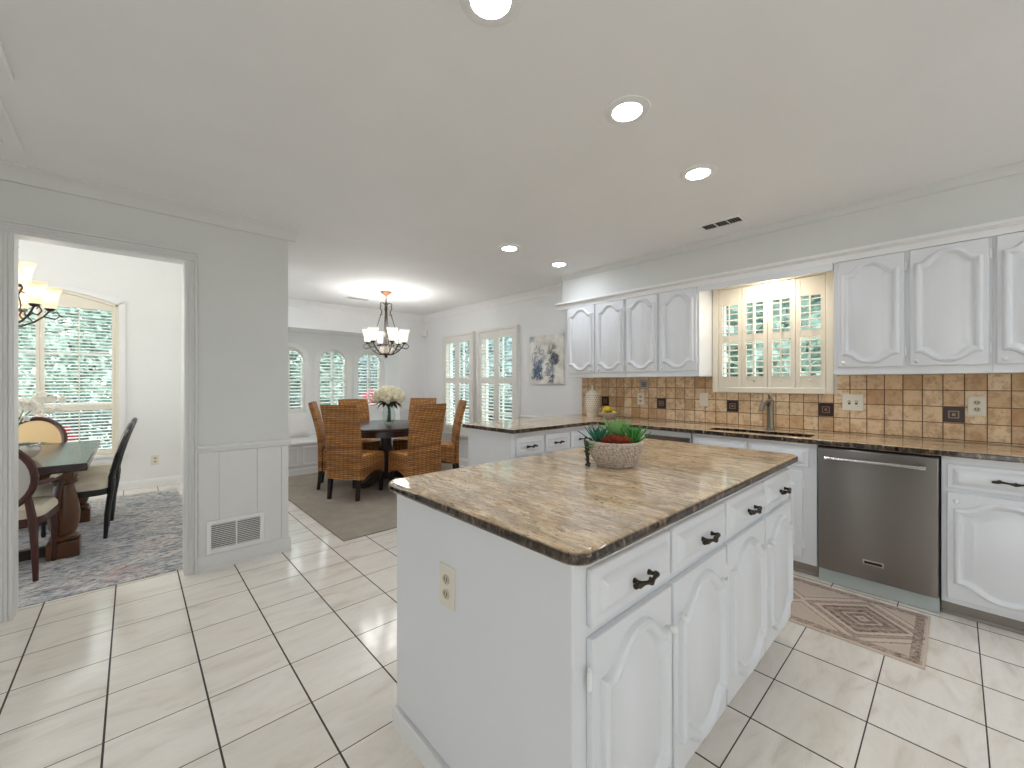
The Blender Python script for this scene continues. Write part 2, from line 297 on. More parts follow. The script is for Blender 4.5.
# ------------------------------------------------------------------ mesh helpers
FX = lambda X0: (lambda u, v, w: (X0 - w, u, v))      # surface facing -X, u = Y, v = Z
FY = lambda Y0: (lambda u, v, w: (u, Y0 - w, v))      # surface facing -Y, u = X, v = Z
FPX = lambda X0: (lambda u, v, w: (X0 + w, u, v))     # facing +X
FZ = lambda Z0: (lambda u, v, w: (u, v, Z0 + w))
FDN = lambda Z0: (lambda u, v, w: (u, v, Z0 - w))     # facing down
class MB:
    def __init__(s): s.v = []; s.f = []
    def box(s, x0, x1, y0, y1, z0, z1, F=None):
        F = F or (lambda a, b, c: (a, b, c)); k = len(s.v)
        for a in (x0, x1):
            for b in (y0, y1):
                for c in (z0, z1): s.v.append(F(a, b, c))
        s.f += [[k + i for i in q] for q in ((0, 1, 3, 2), (4, 6, 7, 5), (0, 4, 5, 1), (2, 3, 7, 6), (0, 2, 6, 4), (1, 5, 7, 3))]
        return s
    def loops(s, L, cap0=True, cap1=True, closed=True):
        k = len(s.v); n = len(L[0])
        for l in L: s.v += [tuple(p) for p in l]
        for i in range(len(L) - 1):
            for j in range(n if closed else n - 1):
                j2 = (j + 1) % n
                s.f.append([k + i * n + j, k + i * n + j2, k + (i + 1) * n + j2, k + (i + 1) * n + j])
        if cap0: s.f.append([k + j for j in range(n)][::-1])
        if cap1: s.f.append([k + (len(L) - 1) * n + j for j in range(n)])
        return s
    def prism(s, poly, w0, w1, F=None):
        F = F or (lambda a, b, c: (a, b, c))
        return s.loops([[F(a, b, w0) for a, b in poly], [F(a, b, w1) for a, b in poly]])
    def lathe(s, prof, c=(0, 0, 0), n=24, cap0=True, cap1=True, sx=1, sy=1):
        return s.loops([[(c[0] + r * sx * math.cos(2 * PI * j / n), c[1] + r * sy * math.sin(2 * PI * j / n), c[2] + z) for j in range(n)] for r, z in prof], cap0, cap1)
    def tube(s, pts, r, n=8):
        pts = [Vector(p) for p in pts]; rr = r if isinstance(r, (list, tuple)) else [r] * len(pts)
        L = []; up = Vector((0, 0, 1)); prev = None
        for i, p in enumerate(pts):
            t = (pts[min(i + 1, len(pts) - 1)] - pts[max(i - 1, 0)]).normalized()
            if prev is None:
                a = t.orthogonal().normalized()
            else:
                a = prev - t * prev.dot(t); a = a.normalized() if a.length > 1e-6 else t.orthogonal().normalized()
            prev = a; b = t.cross(a)
            L.append([p + (a * math.cos(2 * PI * j / n) + b * math.sin(2 * PI * j / n)) * rr[i] for j in range(n)])
        return s.loops(L)
    def ball(s, c, r, n=12, sc=(1, 1, 1)):
        m = max(5, n // 2 + 1)
        return s.loops([[(c[0] + sc[0] * r * math.sin(PI * i / m) * math.cos(2 * PI * j / n), c[1] + sc[1] * r * math.sin(PI * i / m) * math.sin(2 * PI * j / n), c[2] - sc[2] * r * math.cos(PI * i / m)) for j in range(n)] for i in range(1, m)])
    def leaf(s, p, d, up, ln, wd, curl=.3, thick=.0):
        """a pointed leaf of 4 segments with a folded midrib"""
        p = Vector(p); d = Vector(d).normalized(); up = Vector(up); sd = d.cross(up)
        sd = sd.normalized() if sd.length > 1e-5 else d.orthogonal().normalized(); nn = sd.cross(d)
        k = len(s.v); prof = ((0, .45), (.3, 1), (.65, .75), (1, .03))
        for t, wv in prof:
            c = p + d * ln * t + nn * (-curl * ln * t * t)
            s.v += [tuple(c - sd * wd * wv * .5), tuple(c - nn * wd * wv * .18 - nn * thick), tuple(c + sd * wd * wv * .5)]
        for i in range(3):
            for j in range(2):
                a = k + i * 3 + j; s.f.append([a, a + 1, a + 4, a + 3])
        return s
    def cells(s, us, vs, holes, w0, w1, F):
        """solid slab on a u/v grid with rectangular holes, welded"""
        us = sorted(set(us) | {h[0] for h in holes} | {h[1] for h in holes}); vs = sorted(set(vs) | {h[2] for h in holes} | {h[3] for h in holes})
        solid = lambda i, j: 0 <= i < len(us) - 1 and 0 <= j < len(vs) - 1 and not any(h[0] - 1e-6 <= us[i] and us[i + 1] <= h[1] + 1e-6 and h[2] - 1e-6 <= vs[j] and vs[j + 1] <= h[3] + 1e-6 for h in holes)
        idx = {}
        def vid(i, j, k):
            if (i, j, k) not in idx: idx[(i, j, k)] = len(s.v); s.v.append(F(us[i], vs[j], w1 if k else w0))
            return idx[(i, j, k)]
        for i in range(len(us) - 1):
            for j in range(len(vs) - 1):
                if not solid(i, j): continue
                for k in (0, 1):
                    q = [vid(i, j, k), vid(i + 1, j, k), vid(i + 1, j + 1, k), vid(i, j + 1, k)]; s.f.append(q if k else q[::-1])
                for (di, dj, a, b) in ((-1, 0, (i, j), (i, j + 1)), (1, 0, (i + 1, j), (i + 1, j + 1)), (0, -1, (i, j), (i + 1, j)), (0, 1, (i, j + 1), (i + 1, j + 1))):
                    if not solid(i + di, j + dj): s.f.append([vid(*a, 0), vid(*b, 0), vid(*b, 1), vid(*a, 1)])
        return s
    def profile(s, prof, u0, u1, F):
        """extrude a (v, w) profile along u"""
        return s.loops([[F(u0, v, w) for v, w in prof], [F(u1, v, w) for v, w in prof]])
    def build(s, name, m, parent=None, org=(0, 0, 0), bevel=0, seg=2, smooth=True, normals=True, ang=38):
        me = bpy.data.meshes.new(name); me.from_pydata([(a - org[0], b - org[1], c - org[2]) for a, b, c in s.v], [], s.f)
        if normals:
            bm = bmesh.new(); bm.from_mesh(me); bmesh.ops.recalc_face_normals(bm, faces=bm.faces); bm.to_mesh(me); bm.free()
        me.materials.append(m)
        if smooth:
            me.polygons.foreach_set('use_smooth', [True] * len(me.polygons)); me.set_sharp_from_angle(angle=math.radians(ang))
        o = bpy.data.objects.new(name, me); COL.objects.link(o)
        if parent is not None: o.parent = parent
        else: o.location = org
        if bevel:
            b = o.modifiers.new('bevel', 'BEVEL'); b.width = bevel; b.segments = seg; b.limit_method = 'ANGLE'; b.angle_limit = math.radians(40)
        return o
def tag(o, label=None, cat=None, group=None, kind=None):
    if label: o['label'] = label
    if cat: o['category'] = cat
    if group: o['group'] = group
    if kind: o['kind'] = kind
    return o
def thing(name, label, cat, loc=(0, 0, 0), group=None, rz=0):
    o = bpy.data.objects.new(name, None); COL.objects.link(o); o.location = loc; o.rotation_euler.z = rz
    o.empty_display_size = .1
    return tag(o, label, cat, group)
def kids(o): return [c for c in bpy.data.objects if c.parent == o]
def copy_tree(o, loc=None, rz=None, label=None):
    c = o.copy(); COL.objects.link(c)
    for k in kids(o):
        d = copy_tree(k); d.parent = c
    if loc is not None: c.location = loc
    if rz is not None: c.rotation_euler.z = rz
    if label: c['label'] = label
    return c
def struct(name, mb, m, **kw):
    return tag(mb.build(name, m, **kw), kind='structure')

# ------------------------------------------------------------------ room shell
YW = 3.53; XS = 3.85; YB = 6.48; YBAY = 7.10; DCEIL = 2.95; DW = 6.85
struct('floor', MB().box(-3.2, 3.97, -3.2, 7.3, -.10, 0), M['tile'], smooth=False)
struct('ceiling', MB().cells([-3.2, 3.97], [-3.2, 6.60], [(-3.2, .89, 3.65, 6.60)], CEIL, CEIL + .12, FZ(0)), M['ceiling'], smooth=False)
struct('ceiling_dining', MB().box(-3.2, .60, 3.53, 6.97, DCEIL, DCEIL + .1), M['ceiling'], smooth=False)
struct('wall_left', MB().cells([-3.2, .89], [0, DCEIL], [(-.482, .2585, 0, 2.124)], -.12, 0, FY(YW)), M['kitchen_wall'], smooth=False)
struct('wall_partition', MB().box(.47, .89, 3.65, 7.22, 0, DCEIL), M['dining_wall'], smooth=False)
struct('wall_west', MB().cells([-3.2, 6.97], [0, DCEIL], [(-3.1, -.05, 0, 1.3), (4.2, 6.3, .35, 2.5)], 0, .12, lambda u, v, w: (-3.2 - w, u, v)), M['wall'], smooth=False)  # openings are added out of view, sized to let fill light in
struct('wall_rear', MB().cells([-3.32, 3.97], [0, CEIL + .12], [(1.0, 2.8, .9, 2.1)], 0, .12, FY(-3.2)), M['wall'], smooth=False)  # unseen opening added to bring daylight in from behind
struct('roof_light_blocker', MB().box(-5.0, 3.97, -4.9, -3.32, 2.5, 2.6).box(-4.6, -3.32, -3.32, 3.2, 2.5, 2.6), M['trim'], smooth=False)  # unseen roof slabs added to block sky and sun at the openings
struct('ground_bounce', MB().box(-18, -3.32, -16, 8.0, -.12, -.1).box(-3.32, 8, -16, -3.32, -.12, -.1), M['bounce_pale'], smooth=False)  # unseen pale ground added to bounce daylight up to the ceiling
tag(MB().cells([.1, 1.3], [0, 2.15], [], 0, .04, lambda u, v, w: (-3.2 + w, u, v)).build('dark_reflect_panel', mat('dark_reflect_paint', (52, 38, 32), .4)), kind='structure')  # dark panel added out of view for the dishwasher front to mirror
WIN = [(4.973 + .035, 5.82 - .035, .45, 2.05), (4.003 + .035, 4.874 - .035, .45, 2.05)]
SW = (.64, 1.45, 1.24, 2.08)
struct('wall_sink', MB().cells([-3.2, 7.22], [0, CEIL], WIN + [SW], -.12, 0, FX(XS)), M['wall'], smooth=False)
# bay: header wall, bay back wall with three arched openings
struct('wall_back', MB().cells([.89, XS], [0, CEIL], [(.89, 3.37, 0, 2.10)], -.12, 0, FY(YB)), M['wall'], smooth=False)
BAYW = [(1.575, 2.035), (2.245, 2.705), (2.885, 3.335)]; SILL = .80; SPRING = 1.63
mb = MB().cells([.89, 3.49], [0, 2.30], [(a, b, SILL, SPRING + (b - a) / 2) for a, b in BAYW], -.12, 0, FY(YBAY))
def arch_pts(c, r, z, n=20, a0=0, a1=PI): return [(c + r * math.cos(a0 + (a1 - a0) * i / n), z + r * math.sin(a0 + (a1 - a0) * i / n)) for i in range(n + 1)]
for a, b in BAYW:
    c, r = (a + b) / 2, (b - a) / 2
    mb.prism(arch_pts(c, r, SPRING, 10, 0, PI / 2) + [(c + r, SPRING + r)][::1], -.12, 0, FY(YBAY))
    mb.prism(arch_pts(c, r, SPRING, 10, PI / 2, PI) + [(c - r, SPRING + r)], -.12, 0, FY(YBAY))
struct('wall_bay_back', mb, M['wall'], smooth=False)
struct('wall_bay_right', MB().box(3.37, 3.49, YB + .12, YBAY, 0, 2.30), M['wall'], smooth=False)
struct('ceiling_bay', MB().box(.89, 3.49, YB + .12, YBAY + .12, 2.10, 2.30), M['wall'], smooth=False)
# dining far wall with a wide arched window opening
DX0, DX1 = -1.98, -.12; DS, DZ = .45, 2.235
dc = (DX0 + DX1) / 2; dr = (DX1 - DX0) / 2; dh = .16
dseg = lambda k, h, z: [(dc + k * math.cos(PI * i / 24), z + h * math.sin(PI * i / 24) ** 2) for i in range(25)]
darch = dseg(dr, dh, DZ)
mb = MB().cells([-3.2, .47], [0, DCEIL], [(DX0, DX1, DS, DZ + dh)], -.12, 0, FY(DW))
mb.prism(darch[:13] + [(dc + dr, DZ + dh)], -.12, 0, FY(DW)); mb.prism(darch[12:] + [(dc - dr, DZ + dh)], -.12, 0, FY(DW))
struct('wall_dining_back', mb, M['dining_wall'], smooth=False)
# soffit over the sink wall
struct('wall_soffit', MB().box(3.545, XS, -3.2, 3.0, 2.165, CEIL), M['kitchen_wall'], smooth=False)

# crowns, bases, rails
CR = [(0, 0), (0, .075), (-.012, .075), (-.03, .05), (-.062, .022), (-.085, .018), (-.085, 0)]   # v down from ceiling, w out
def crown(name, u0, u1, F, z, m='trim', k=1): return struct(name, MB().profile([(z + v * k, w * k) for v, w in CR], u0, u1, F), M[m])
crown('trim_1', -3.2, .89 + .05, FY(YW), CEIL, 'kitchen_wall')
crown('trim_2', 3.0, YB, FX(XS), CEIL)
crown('trim_3', .89, XS - .07, FY(YB), CEIL)
crown('trim_4', -3.2, 3.0, FX(3.545), CEIL, 'kitchen_wall', k=.6)
crown('trim_5', -3.2, .47, FY(DW), DCEIL)
struct('trim_6', MB().profile([(2.12, 0), (2.12, .022), (2.158, .022), (2.164, .05), (2.170, .062), (2.188, .062), (2.190, .05), (2.190, 0)], -3.2, 3.06, FX(3.545)), M['trim'])
BP = [(0, 0), (0, .022), (.018, .022), (.02, .014), (.085, .014), (.1, .004), (.1, 0)]
def base(name, u0, u1, F, m='trim'): return struct(name, MB().profile(BP, u0, u1, F), M[m])
base('baseboard_left', .325, .905, FY(YW), 'kitchen_trim'); base('baseboard_west', -3.2, -.526, FY(YW))
base('baseboard_back', 3.37, XS, FY(YB)); base('baseboard_sink', 3.05, YB, FX(XS)); base('baseboard_dining', -3.2, .47, FY(DW))
base('baseboard_partition', 3.65, DW, FX(.47))
RP = [(.815, 0), (.82, .012), (.835, .016), (.85, .024), (.862, .02), (.868, 0)]
def rail(name, u0, u1, F, m='trim'): return struct(name, MB().profile(RP, u0, u1, F), M[m])
rail('trim_7', .325, .905, FY(YW), 'kitchen_trim'); rail('trim_8', 3.37, XS, FY(YB)); rail('trim_9', 5.83, YB, FX(XS)); rail('trim_10', 3.05, 3.99, FX(XS)); rail('trim_11', 4.885, 4.965, FX(XS))
mb = MB()
for a, b in ((.327, .4465), (.4495, .6785), (.6815, .840)): mb.box(a, b, .10, .815, 0, .004, FY(YW))
mb.box(.842, .89, .1, .815, 0, .007, FY(YW))
struct('trim_12', mb, M['kitchen_trim'], bevel=.002)
# door casing, fluted
mb = MB(); FCS = FY(YW)
def flute(mb, a, b, v0, v1, F, swap=False):
    q = (b - a)
    for t0, t1, h in ((0, 1, .014), (.06, .2, .024), (.3, .44, .02), (.56, .7, .02), (.8, .97, .028)):
        if swap: mb.box(v0, v1, a + q * t0, a + q * t1, 0, h, F)
        else: mb.box(a + q * t0, a + q * t1, v0, v1, 0, h, F)
flute(mb, .2585, .325, 0, 2.126, FCS); flute(mb, -.482, -.548, 0, 2.126, FCS)
flute(mb, 2.124, 2.190, -.548, .325, FCS, True)
for a, b in ((.2565, .2585), (-.482, -.480)): mb.box(a, b, 0, 2.124, -.121, .002, FCS)
mb.box(-.482, .2585, 2.122, 2.124, -.121, .002, FCS)
struct('trim_13', mb, M['kitchen_trim'], bevel=.002)

# ------------------------------------------------------------------ windows and shutters
def slats(mb, F, u0, u1, v0, v1, pitch, depth=.05, tilt=.25, th=.005, clip=None):
    n = max(1, int(round((v1 - v0) / pitch))); p = (v1 - v0) / n; c, s = math.cos(tilt), math.sin(tilt)
    for i in range(n):
        vc = v0 + p * (i + .5); a, b = u0, u1
        if clip:
            r = clip(vc)
            if r is None: continue
            a, b = max(a, r[0]), min(b, r[1])
            if b - a < .03: continue
        q = [(-depth / 2, -th / 2), (depth / 2, -th / 2), (depth / 2, th / 2), (-depth / 2, th / 2)]
        mb.loops([[F(uu, vc + d * -s + t * c, .0 + d * c + t * s) for d, t in q] for uu in (a, b)])
def window(num, F, u0, u1, v0, v1, cols=2, rows=2, arch=None, m='trim'):
    """glazed unit set in the wall thickness; F has w=0 on the room face"""
    fr = MB(); b = .035
    fr.box(u0, u0 + b, v0, v1, -.105, -.06, F); fr.box(u1 - b, u1, v0, v1, -.105, -.06, F); fr.box(u0, u1, v0, v0 + b, -.105, -.06, F)
    if not arch: fr.box(u0, u1, v1 - b, v1, -.105, -.06, F)
    else:
        out = [(arch(t)) for t in [i / 20 for i in range(21)]]
        uc = (u0 + u1) / 2
        inn = [(uc + (a - uc) * .92, v1 + (z - v1) * .88) for a, z in out]
        fr.loops([[F(a, z, -.105) for a, z in out], [F(a, z, -.105) for a, z in inn], [F(a, z, -.06) for a, z in inn], [F(a, z, -.06) for a, z in out], [F(a, z, -.105) for a, z in out]], False, False, False)
    top = v1 if not arch else arch(.5)[1]
    for i in range(1, cols):
        uu = u0 + (u1 - u0) * i / cols; fr.box(uu - .009, uu + .009, v0, top - .01, -.095, -.07, F)
    for j in range(1, rows):
        vv = v0 + (v1 - v0) * j / rows; fr.box(u0, u1, vv - .009, vv + .009, -.095, -.07, F)
    o = tag(fr.build('window_%d' % num, M[m], smooth=False), kind='structure')
    gl = MB()
    if arch: gl.prism([(u0, v0), (u1, v0)] + [arch(i / 20) for i in range(21)], -.084, -.081, F)
    else: gl.box(u0, u1, v0, v1, -.084, -.081, F)
    gl.build('glass', M['glass'], o, smooth=False)
    return o
def shutter_set(label, F, u0, u1, v0, v1, panels, sections, m, pitch=.047, top_rail=True, tilt=.22, rod=True, fw=.04, group=None, stile=.032, knob=False):
    loc = F((u0 + u1) / 2, v0, 0); t = thing('plantation_shutters', label, 'shutters', loc, group)
    fr = MB(); fr.box(u0, u0 + fw, v0, v1, 0, .045, F); fr.box(u1 - fw, u1, v0, v1, 0, .045, F); fr.box(u0 + fw, u1 - fw, v0, v0 + fw, 0, .045, F); fr.box(u0 + fw, u1 - fw, v1 - fw, v1, 0, .045, F)
    fr.build('frame', m, t, loc, bevel=.004)
    a, b = u0 + fw + .002, u1 - fw - .002; W = (b - a) / panels
    for i in range(panels):
        p0, p1 = a + W * i + .0015, a + W * (i + 1) - .0015; lo, hi = v0 + fw + .003, v1 - fw - .003
        mb = MB(); mb.box(p0, p0 + stile, lo, hi, .008, .036, F); mb.box(p1 - stile, p1, lo, hi, .008, .036, F)
        ed = [lo] + [x for s in sections for x in s] + [hi]
        for k in range(0, len(ed), 2): mb.box(p0 + stile, p1 - stile, ed[k], ed[k + 1], .010, .034, F)
        p = mb.build('shutter_panel', m, t, loc, bevel=.002)
        sl = MB(); G = lambda u, v, w: F(u, v, w + .022)
        for (s0, s1) in sections:
            sl = MB(); slats(sl, G, p0 + stile, p1 - stile, s0, s1, pitch, min(.046, pitch), tilt, .006)
            sl.build('louver_bank', m, p, loc, smooth=False)
        if rod:
            r = MB(); uc = (p0 + p1) / 2
            for (s0, s1) in sections: MB().box(uc - .005, uc + .005, s0 - .012, s1 + .012, .046, .054, F).build('tilt_rod', m, p, loc, smooth=False)
        if knob:
            kb = MB(); uc = (p0 + p1) / 2; kb.ball(F(uc, v0 + fw + .06, .045), .009, 8); kb.build('knob', m, p, loc)
    return t
# casing helper
def casing(name, F, u0, u1, v0, v1, wd=.06, m='trim', sill=True):
    mb = MB()
    for a, b, c, d in ((u0 - wd, u0, v0, v1 + wd), (u1, u1 + wd, v0, v1 + wd), (u0, u1, v1, v1 + wd)):
        mb.box(a, b, c, d, 0, .016, F)
    if sill: mb.box(u0 - wd - .01, u1 + wd + .01, v0 - .028, v0, 0, .04, F); mb.box(u0 - wd, u1 + wd, v0 - .09, v0 - .028, 0, .014, F)
    return struct(name, mb, M[m], bevel=.004)

F_S = FX(XS)
window(1, F_S, *SW, cols=3, rows=2)
shutter_set('cream shutters with four louvered panels over the sink window', FX(XS), .615, 1.478, 1.215, 2.163, 4, [(1.355, 1.654), (1.712, 1.972)], M['cream'], .048, fw=.045, stile=.03, knob=True)
for i, (a, b, c, d) in enumerate(WIN):
    window(2 + i, F_S, a, b, c, d, cols=2, rows=4)
    lab = ['white shutters on the side wall of the breakfast area, nearer the room corner', 'white shutters on the side wall of the breakfast area, nearer the abstract painting'][i]
    shutter_set(lab, FX(XS - .018), a - .03, b + .03, c, d + .035, 2, [(.62, 1.29), (1.38, 1.94)], M['white_shutter'], .047, fw=.04, stile=.055, rod=False)
    casing('trim_%d' % (14 + i), F_S, a, b, c, d, .035)
def arch_of(c, r, z): return lambda t: (c + r * math.cos(PI * t), z + r * math.sin(PI * t))
for i, (a, b) in enumerate(BAYW):
    c, r = (a + b) / 2, (b - a) / 2; F = FY(YBAY)
    window(4 + i, F, a, b, SILL, SPRING, cols=2, rows=3, arch=arch_of(c, r, SPRING))
    lab = ['arched louvered shutter in the bay, partly behind the kitchen wall end', 'arched louvered shutter in the middle of the three bay windows', 'arched louvered shutter in the bay window behind the flower vase'][i]
    loc = (c, YBAY, SILL); t = thing('plantation_shutters', lab, 'shutters', loc)
    fr = MB(); s = .022
    fr.box(a, a + s, SILL, SPRING, -.055, -.02, F); fr.box(b - s, b, SILL, SPRING, -.055, -.02, F); fr.box(a + s, b - s, SILL, SILL + .09, -.055, -.02, F)
    o_, n_ = arch_pts(c, r, SPRING), arch_pts(c, r - s, SPRING)
    fr.loops([[F(p, q, w_) for p, q in L] for L, w_ in ((o_, -.055), (n_, -.055), (n_, -.02), (o_, -.02), (o_, -.055))], False, False, False)
    fr.box(c - .008, c + .008, SILL + .09, SPRING + r - s, -.018, -.008, F)
    fr.build('frame', M['white_shutter'], t, loc, bevel=.002)
    sl = MB()
    def clip(v, c=c, r=r, s=s):
        if v <= SPRING: return (c - r + s, c + r - s)
        k = (r - s) ** 2 - (v - SPRING) ** 2
        return None if k <= 0 else (c - math.sqrt(k), c + math.sqrt(k))
    slats(sl, lambda u, v, w_: F(u, v, w_ - .038), a, b, SILL + .09, SPRING + r - s, .052, .046, .28, .007, clip=clip)
    sl.build('louvers', M['white_shutter'], t, loc, smooth=False)
    # arched casing
    mb = MB(); wd = .075
    for p0, p1 in ((a - wd, a), (b, b + wd)): mb.box(p0, p1, SILL, SPRING, 0, .018, F)
    o_, n_ = arch_pts(c, r + wd, SPRING), arch_pts(c, r, SPRING)
    mb.loops([[F(p, q, w_) for p, q in L] for L, w_ in ((o_, 0), (n_, 0), (n_, .018), (o_, .018), (o_, 0))], False, False, False)
    mb.box(a - wd, b + wd, SILL - .03, SILL, 0, .03, F)
    struct('trim_%d' % (16 + i), mb, M['trim'], bevel=.003)
# dining window
F = FY(DW)
window(7, F, DX0, DX1, DS, DZ, cols=3, rows=3, arch=lambda t: (dc + dr * math.cos(PI * t), DZ + dh * math.sin(PI * t) ** 2))
mb = MB(); wd = .06
for p0, p1 in ((DX0 - wd, DX0), (DX1, DX1 + wd)): mb.box(p0, p1, DS, DZ + .03, 0, .02, F)
out = dseg(dr + wd, dh, DZ + wd)
mb.loops([[F(p, q, w_) for p, q in L] for L, w_ in ((out, 0), (darch, 0), (darch, .02), (out, .02), (out, 0))], False, False, False)
mb.box(DX0 - wd - .02, DX1 + wd + .02, DS - .03, DS, 0, .05, F); mb.box(DX0 - wd, DX1 + wd, DS - .1, DS - .03, 0, .016, F)
struct('trim_19', mb, M['trim'], bevel=.003)
loc = (dc, DW, DS); t = thing('plantation_shutters', 'wide arched louvered shutters behind the dining table with the orchid', 'shutters', loc)
fr = MB(); posts = [DX0, DX0 + .62, DX1 - .62 - .03, DX1]
fr.box(DX0, DX0 + .03, DS, DZ, -.05, 0, F); fr.box(DX1 - .03, DX1, DS, DZ, -.05, 0, F)
inn = dseg(dr - .03, dh, DZ - .03)
fr.loops([[F(p, q, w_) for p, q in L] for L, w_ in ((darch, -.05), (inn, -.05), (inn, 0), (darch, 0), (darch, -.05))], False, False, False)
fr.build('frame', M['cream'], t, loc, bevel=.002)
pw = (DX1 - DX0 - .06) / 3
for i in range(3):
    p0 = DX0 + .03 + pw * i + .002; p1 = p0 + pw - .004; sl = MB(); pn = MB()
    topv = lambda u: DZ - .03 + dh * max(0, 1 - ((u - dc) / (dr - .03)) ** 2)
    hi = min(topv(p0 + .02), topv(p1 - .02)) if i != 1 else topv(p0)
    for q0, q1 in ((p0, p0 + .03), (p1 - .03, p1)): pn.box(q0, q1, DS + .005, topv((q0 + q1) / 2) - .004, -.045, -.012, F)
    pn.box(p0 + .03, p1 - .03, DS + .005, DS + .05, -.045, -.012, F); pn.box(p0 + .03, p1 - .03, .98, 1.045, -.045, -.012, F)
    ub = [(p0 + .03 + (p1 - p0 - .06) * j / 8) for j in range(9)]
    pn.prism([(u, topv(u) - .004) for u in ub] + [(p1 - .03, hi - .05), (p0 + .03, hi - .05)], -.045, -.012, F)
    p = pn.build('shutter_panel', M['cream'], t, loc, bevel=.002)
    G = lambda u, v, w_: F(u, v, w_ - .03)
    for s0, s1 in ((DS + .05, .98), (1.045, hi - .05)):
        sl = MB(); slats(sl, G, p0 + .03, p1 - .03, s0, s1, .037, .035, .24, .005); sl.build('louver_bank', M['white_shutter'], p, loc, smooth=False)
    r_ = MB(); uc = (p0 + p1) / 2
    for s0, s1 in ((DS + .04, .97), (1.06, hi - .06)): MB().box(uc - .005, uc + .005, s0, s1, -.008, 0, F).build('tilt_rod', M['cream'], p, loc, smooth=False)

# ------------------------------------------------------------------ backsplash
struct('wall_backsplash', MB().cells([-1.5, 2.95], [.931, 1.36], [(.60, 1.49, 1.215, 1.36)], 0, .012, F_S), M['travertine'], smooth=False)
bs = bpy.data.objects['wall_backsplash']
def accent(u, v, m1, m2):
    F = F_S
    o = MB().box(u - .0445, u + .0445, v - .05, v + .05, .008, .017, F).build('accent_tile', M[m1], bs, (0, 0, 0), bevel=.003)
    mb = MB()
    for a, b, c, d in ((-.022, .022, .018, .024), (-.022, .022, -.024, -.018), (-.024, -.018, -.024, .024), (.018, .024, -.024, .024), (-.008, .008, -.009, .009)):
        mb.box(u + a, u + b, v + c, v + d, .017, .020, F)
    mb.build('relief', M[m2], o, (0, 0, 0), smooth=False)
for u in (.010, .665, 1.320, 1.975, 2.630): accent(u, 1.098, 'accent', 'accent_line')
accent(2.16, 1.285, 'accent_silver', 'accent')

# ------------------------------------------------------------------ cabinet parts
def bumpf(s): return .5 * (1 + math.cos(PI * min(1, abs(s) / .86) ** 1.45))
def raised(mb, F, u0, u1, v0, v1, t=.02, At=0, Ab=0, m=.035, prof=None, n=24):
    mb.box(u0, u1, v0, v1, 0, t, F)
    prof = prof or [(0, 0), (.004, .014), (.014, .021), (.026, .015), (.034, .001), (.044, .001), (.068, .012)]
    L = []
    for d, h in prof:
        a, b = u0 + m + d, u1 - m - d; l = []
        for i in range(n + 1):
            s = -1 + 2 * i / n; l.append(F(a + (b - a) * i / n, v0 + m + Ab + d - Ab * bumpf(s), t + h))
        for i in range(n + 1):
            s = 1 - 2 * i / n; l.append(F(b - (b - a) * i / n, v1 - m - At - d + At * bumpf(s), t + h))
        L.append(l)
    mb.loops(L, False, True); return mb
DRW = [(0, 0), (.010, .0005), (.014, .006), (.030, .016), (.032, .0165)]
def door(F, u0, u1, v0, v1, par, org, At=.045, Ab=.035, m=.04, hinge=None, knob=None, t=.02):
    d = raised(MB(), F, u0, u1, v0, v1, t, At, Ab, m).build('door', M['cabinet'], par, org, bevel=.003)
    if hinge is not None:
        for v in (v0 + .09, v1 - .09):
            h = MB(); h.tube([F(hinge, v - .02, t * .7), F(hinge, v + .02, t * .7)], .006, 8); h.ball(F(hinge, v - .024, t * .7), .005, 6); h.ball(F(hinge, v + .024, t * .7), .005, 6)
            h.build('hinge', M['trim'], d, org)
    if knob:
        k = MB(); ku, kv = knob; k.tube([F(ku, kv, t), F(ku, kv, t + .012)], .006, 8)
        c = F(ku, kv, t + .020); k.ball(c, .013, 10); k.build('knob', M['trim'], d, org)
    return d
def pull(F, u, v, par, org, t=.02, L=.052):
    mb = MB(); P = lambda a, b, c: F(u + a, v + b, t + c)
    k = L / .052
    mb.tube([P(-.052 * k, -.006, .014), P(-.044 * k, -.003, .02), P(-.03 * k, .0, .026), P(-.014 * k, -.003, .028), P(0, -.006, .029), P(.014 * k, -.003, .028), P(.03 * k, 0, .026), P(.044 * k, -.003, .02), P(.052 * k, -.006, .014)], [.004, .009, .006, .005, .009, .005, .006, .009, .004], 8)
    for a in (-.036 * k, .036 * k):
        mb.tube([P(a, 0, -.001), P(a, 0, .012), P(a, 0, .024)], [.009, .005, .006], 8)
    for a in (-.05 * k, .05 * k):
        mb.ball(P(a, -.005, .015), .008, 8)
    mb.tube([P(0, -.006, .028), P(0, .006, .026)], [.007, .003], 8)
    return mb.build('pull_handle', M['bronze'], par, org)
def drawer(F, u0, u1, v0, v1, par, org, handle=True, m=.014, t=.016, L=.052):
    d = raised(MB(), F, u0, u1, v0, v1, t, 0, 0, m, DRW).build('drawer', M['cabinet'], par, org, bevel=.004)
    if handle: pull(F, (u0 + u1) / 2, (v0 + v1) / 2, d, org, t + .015, L)
    return d

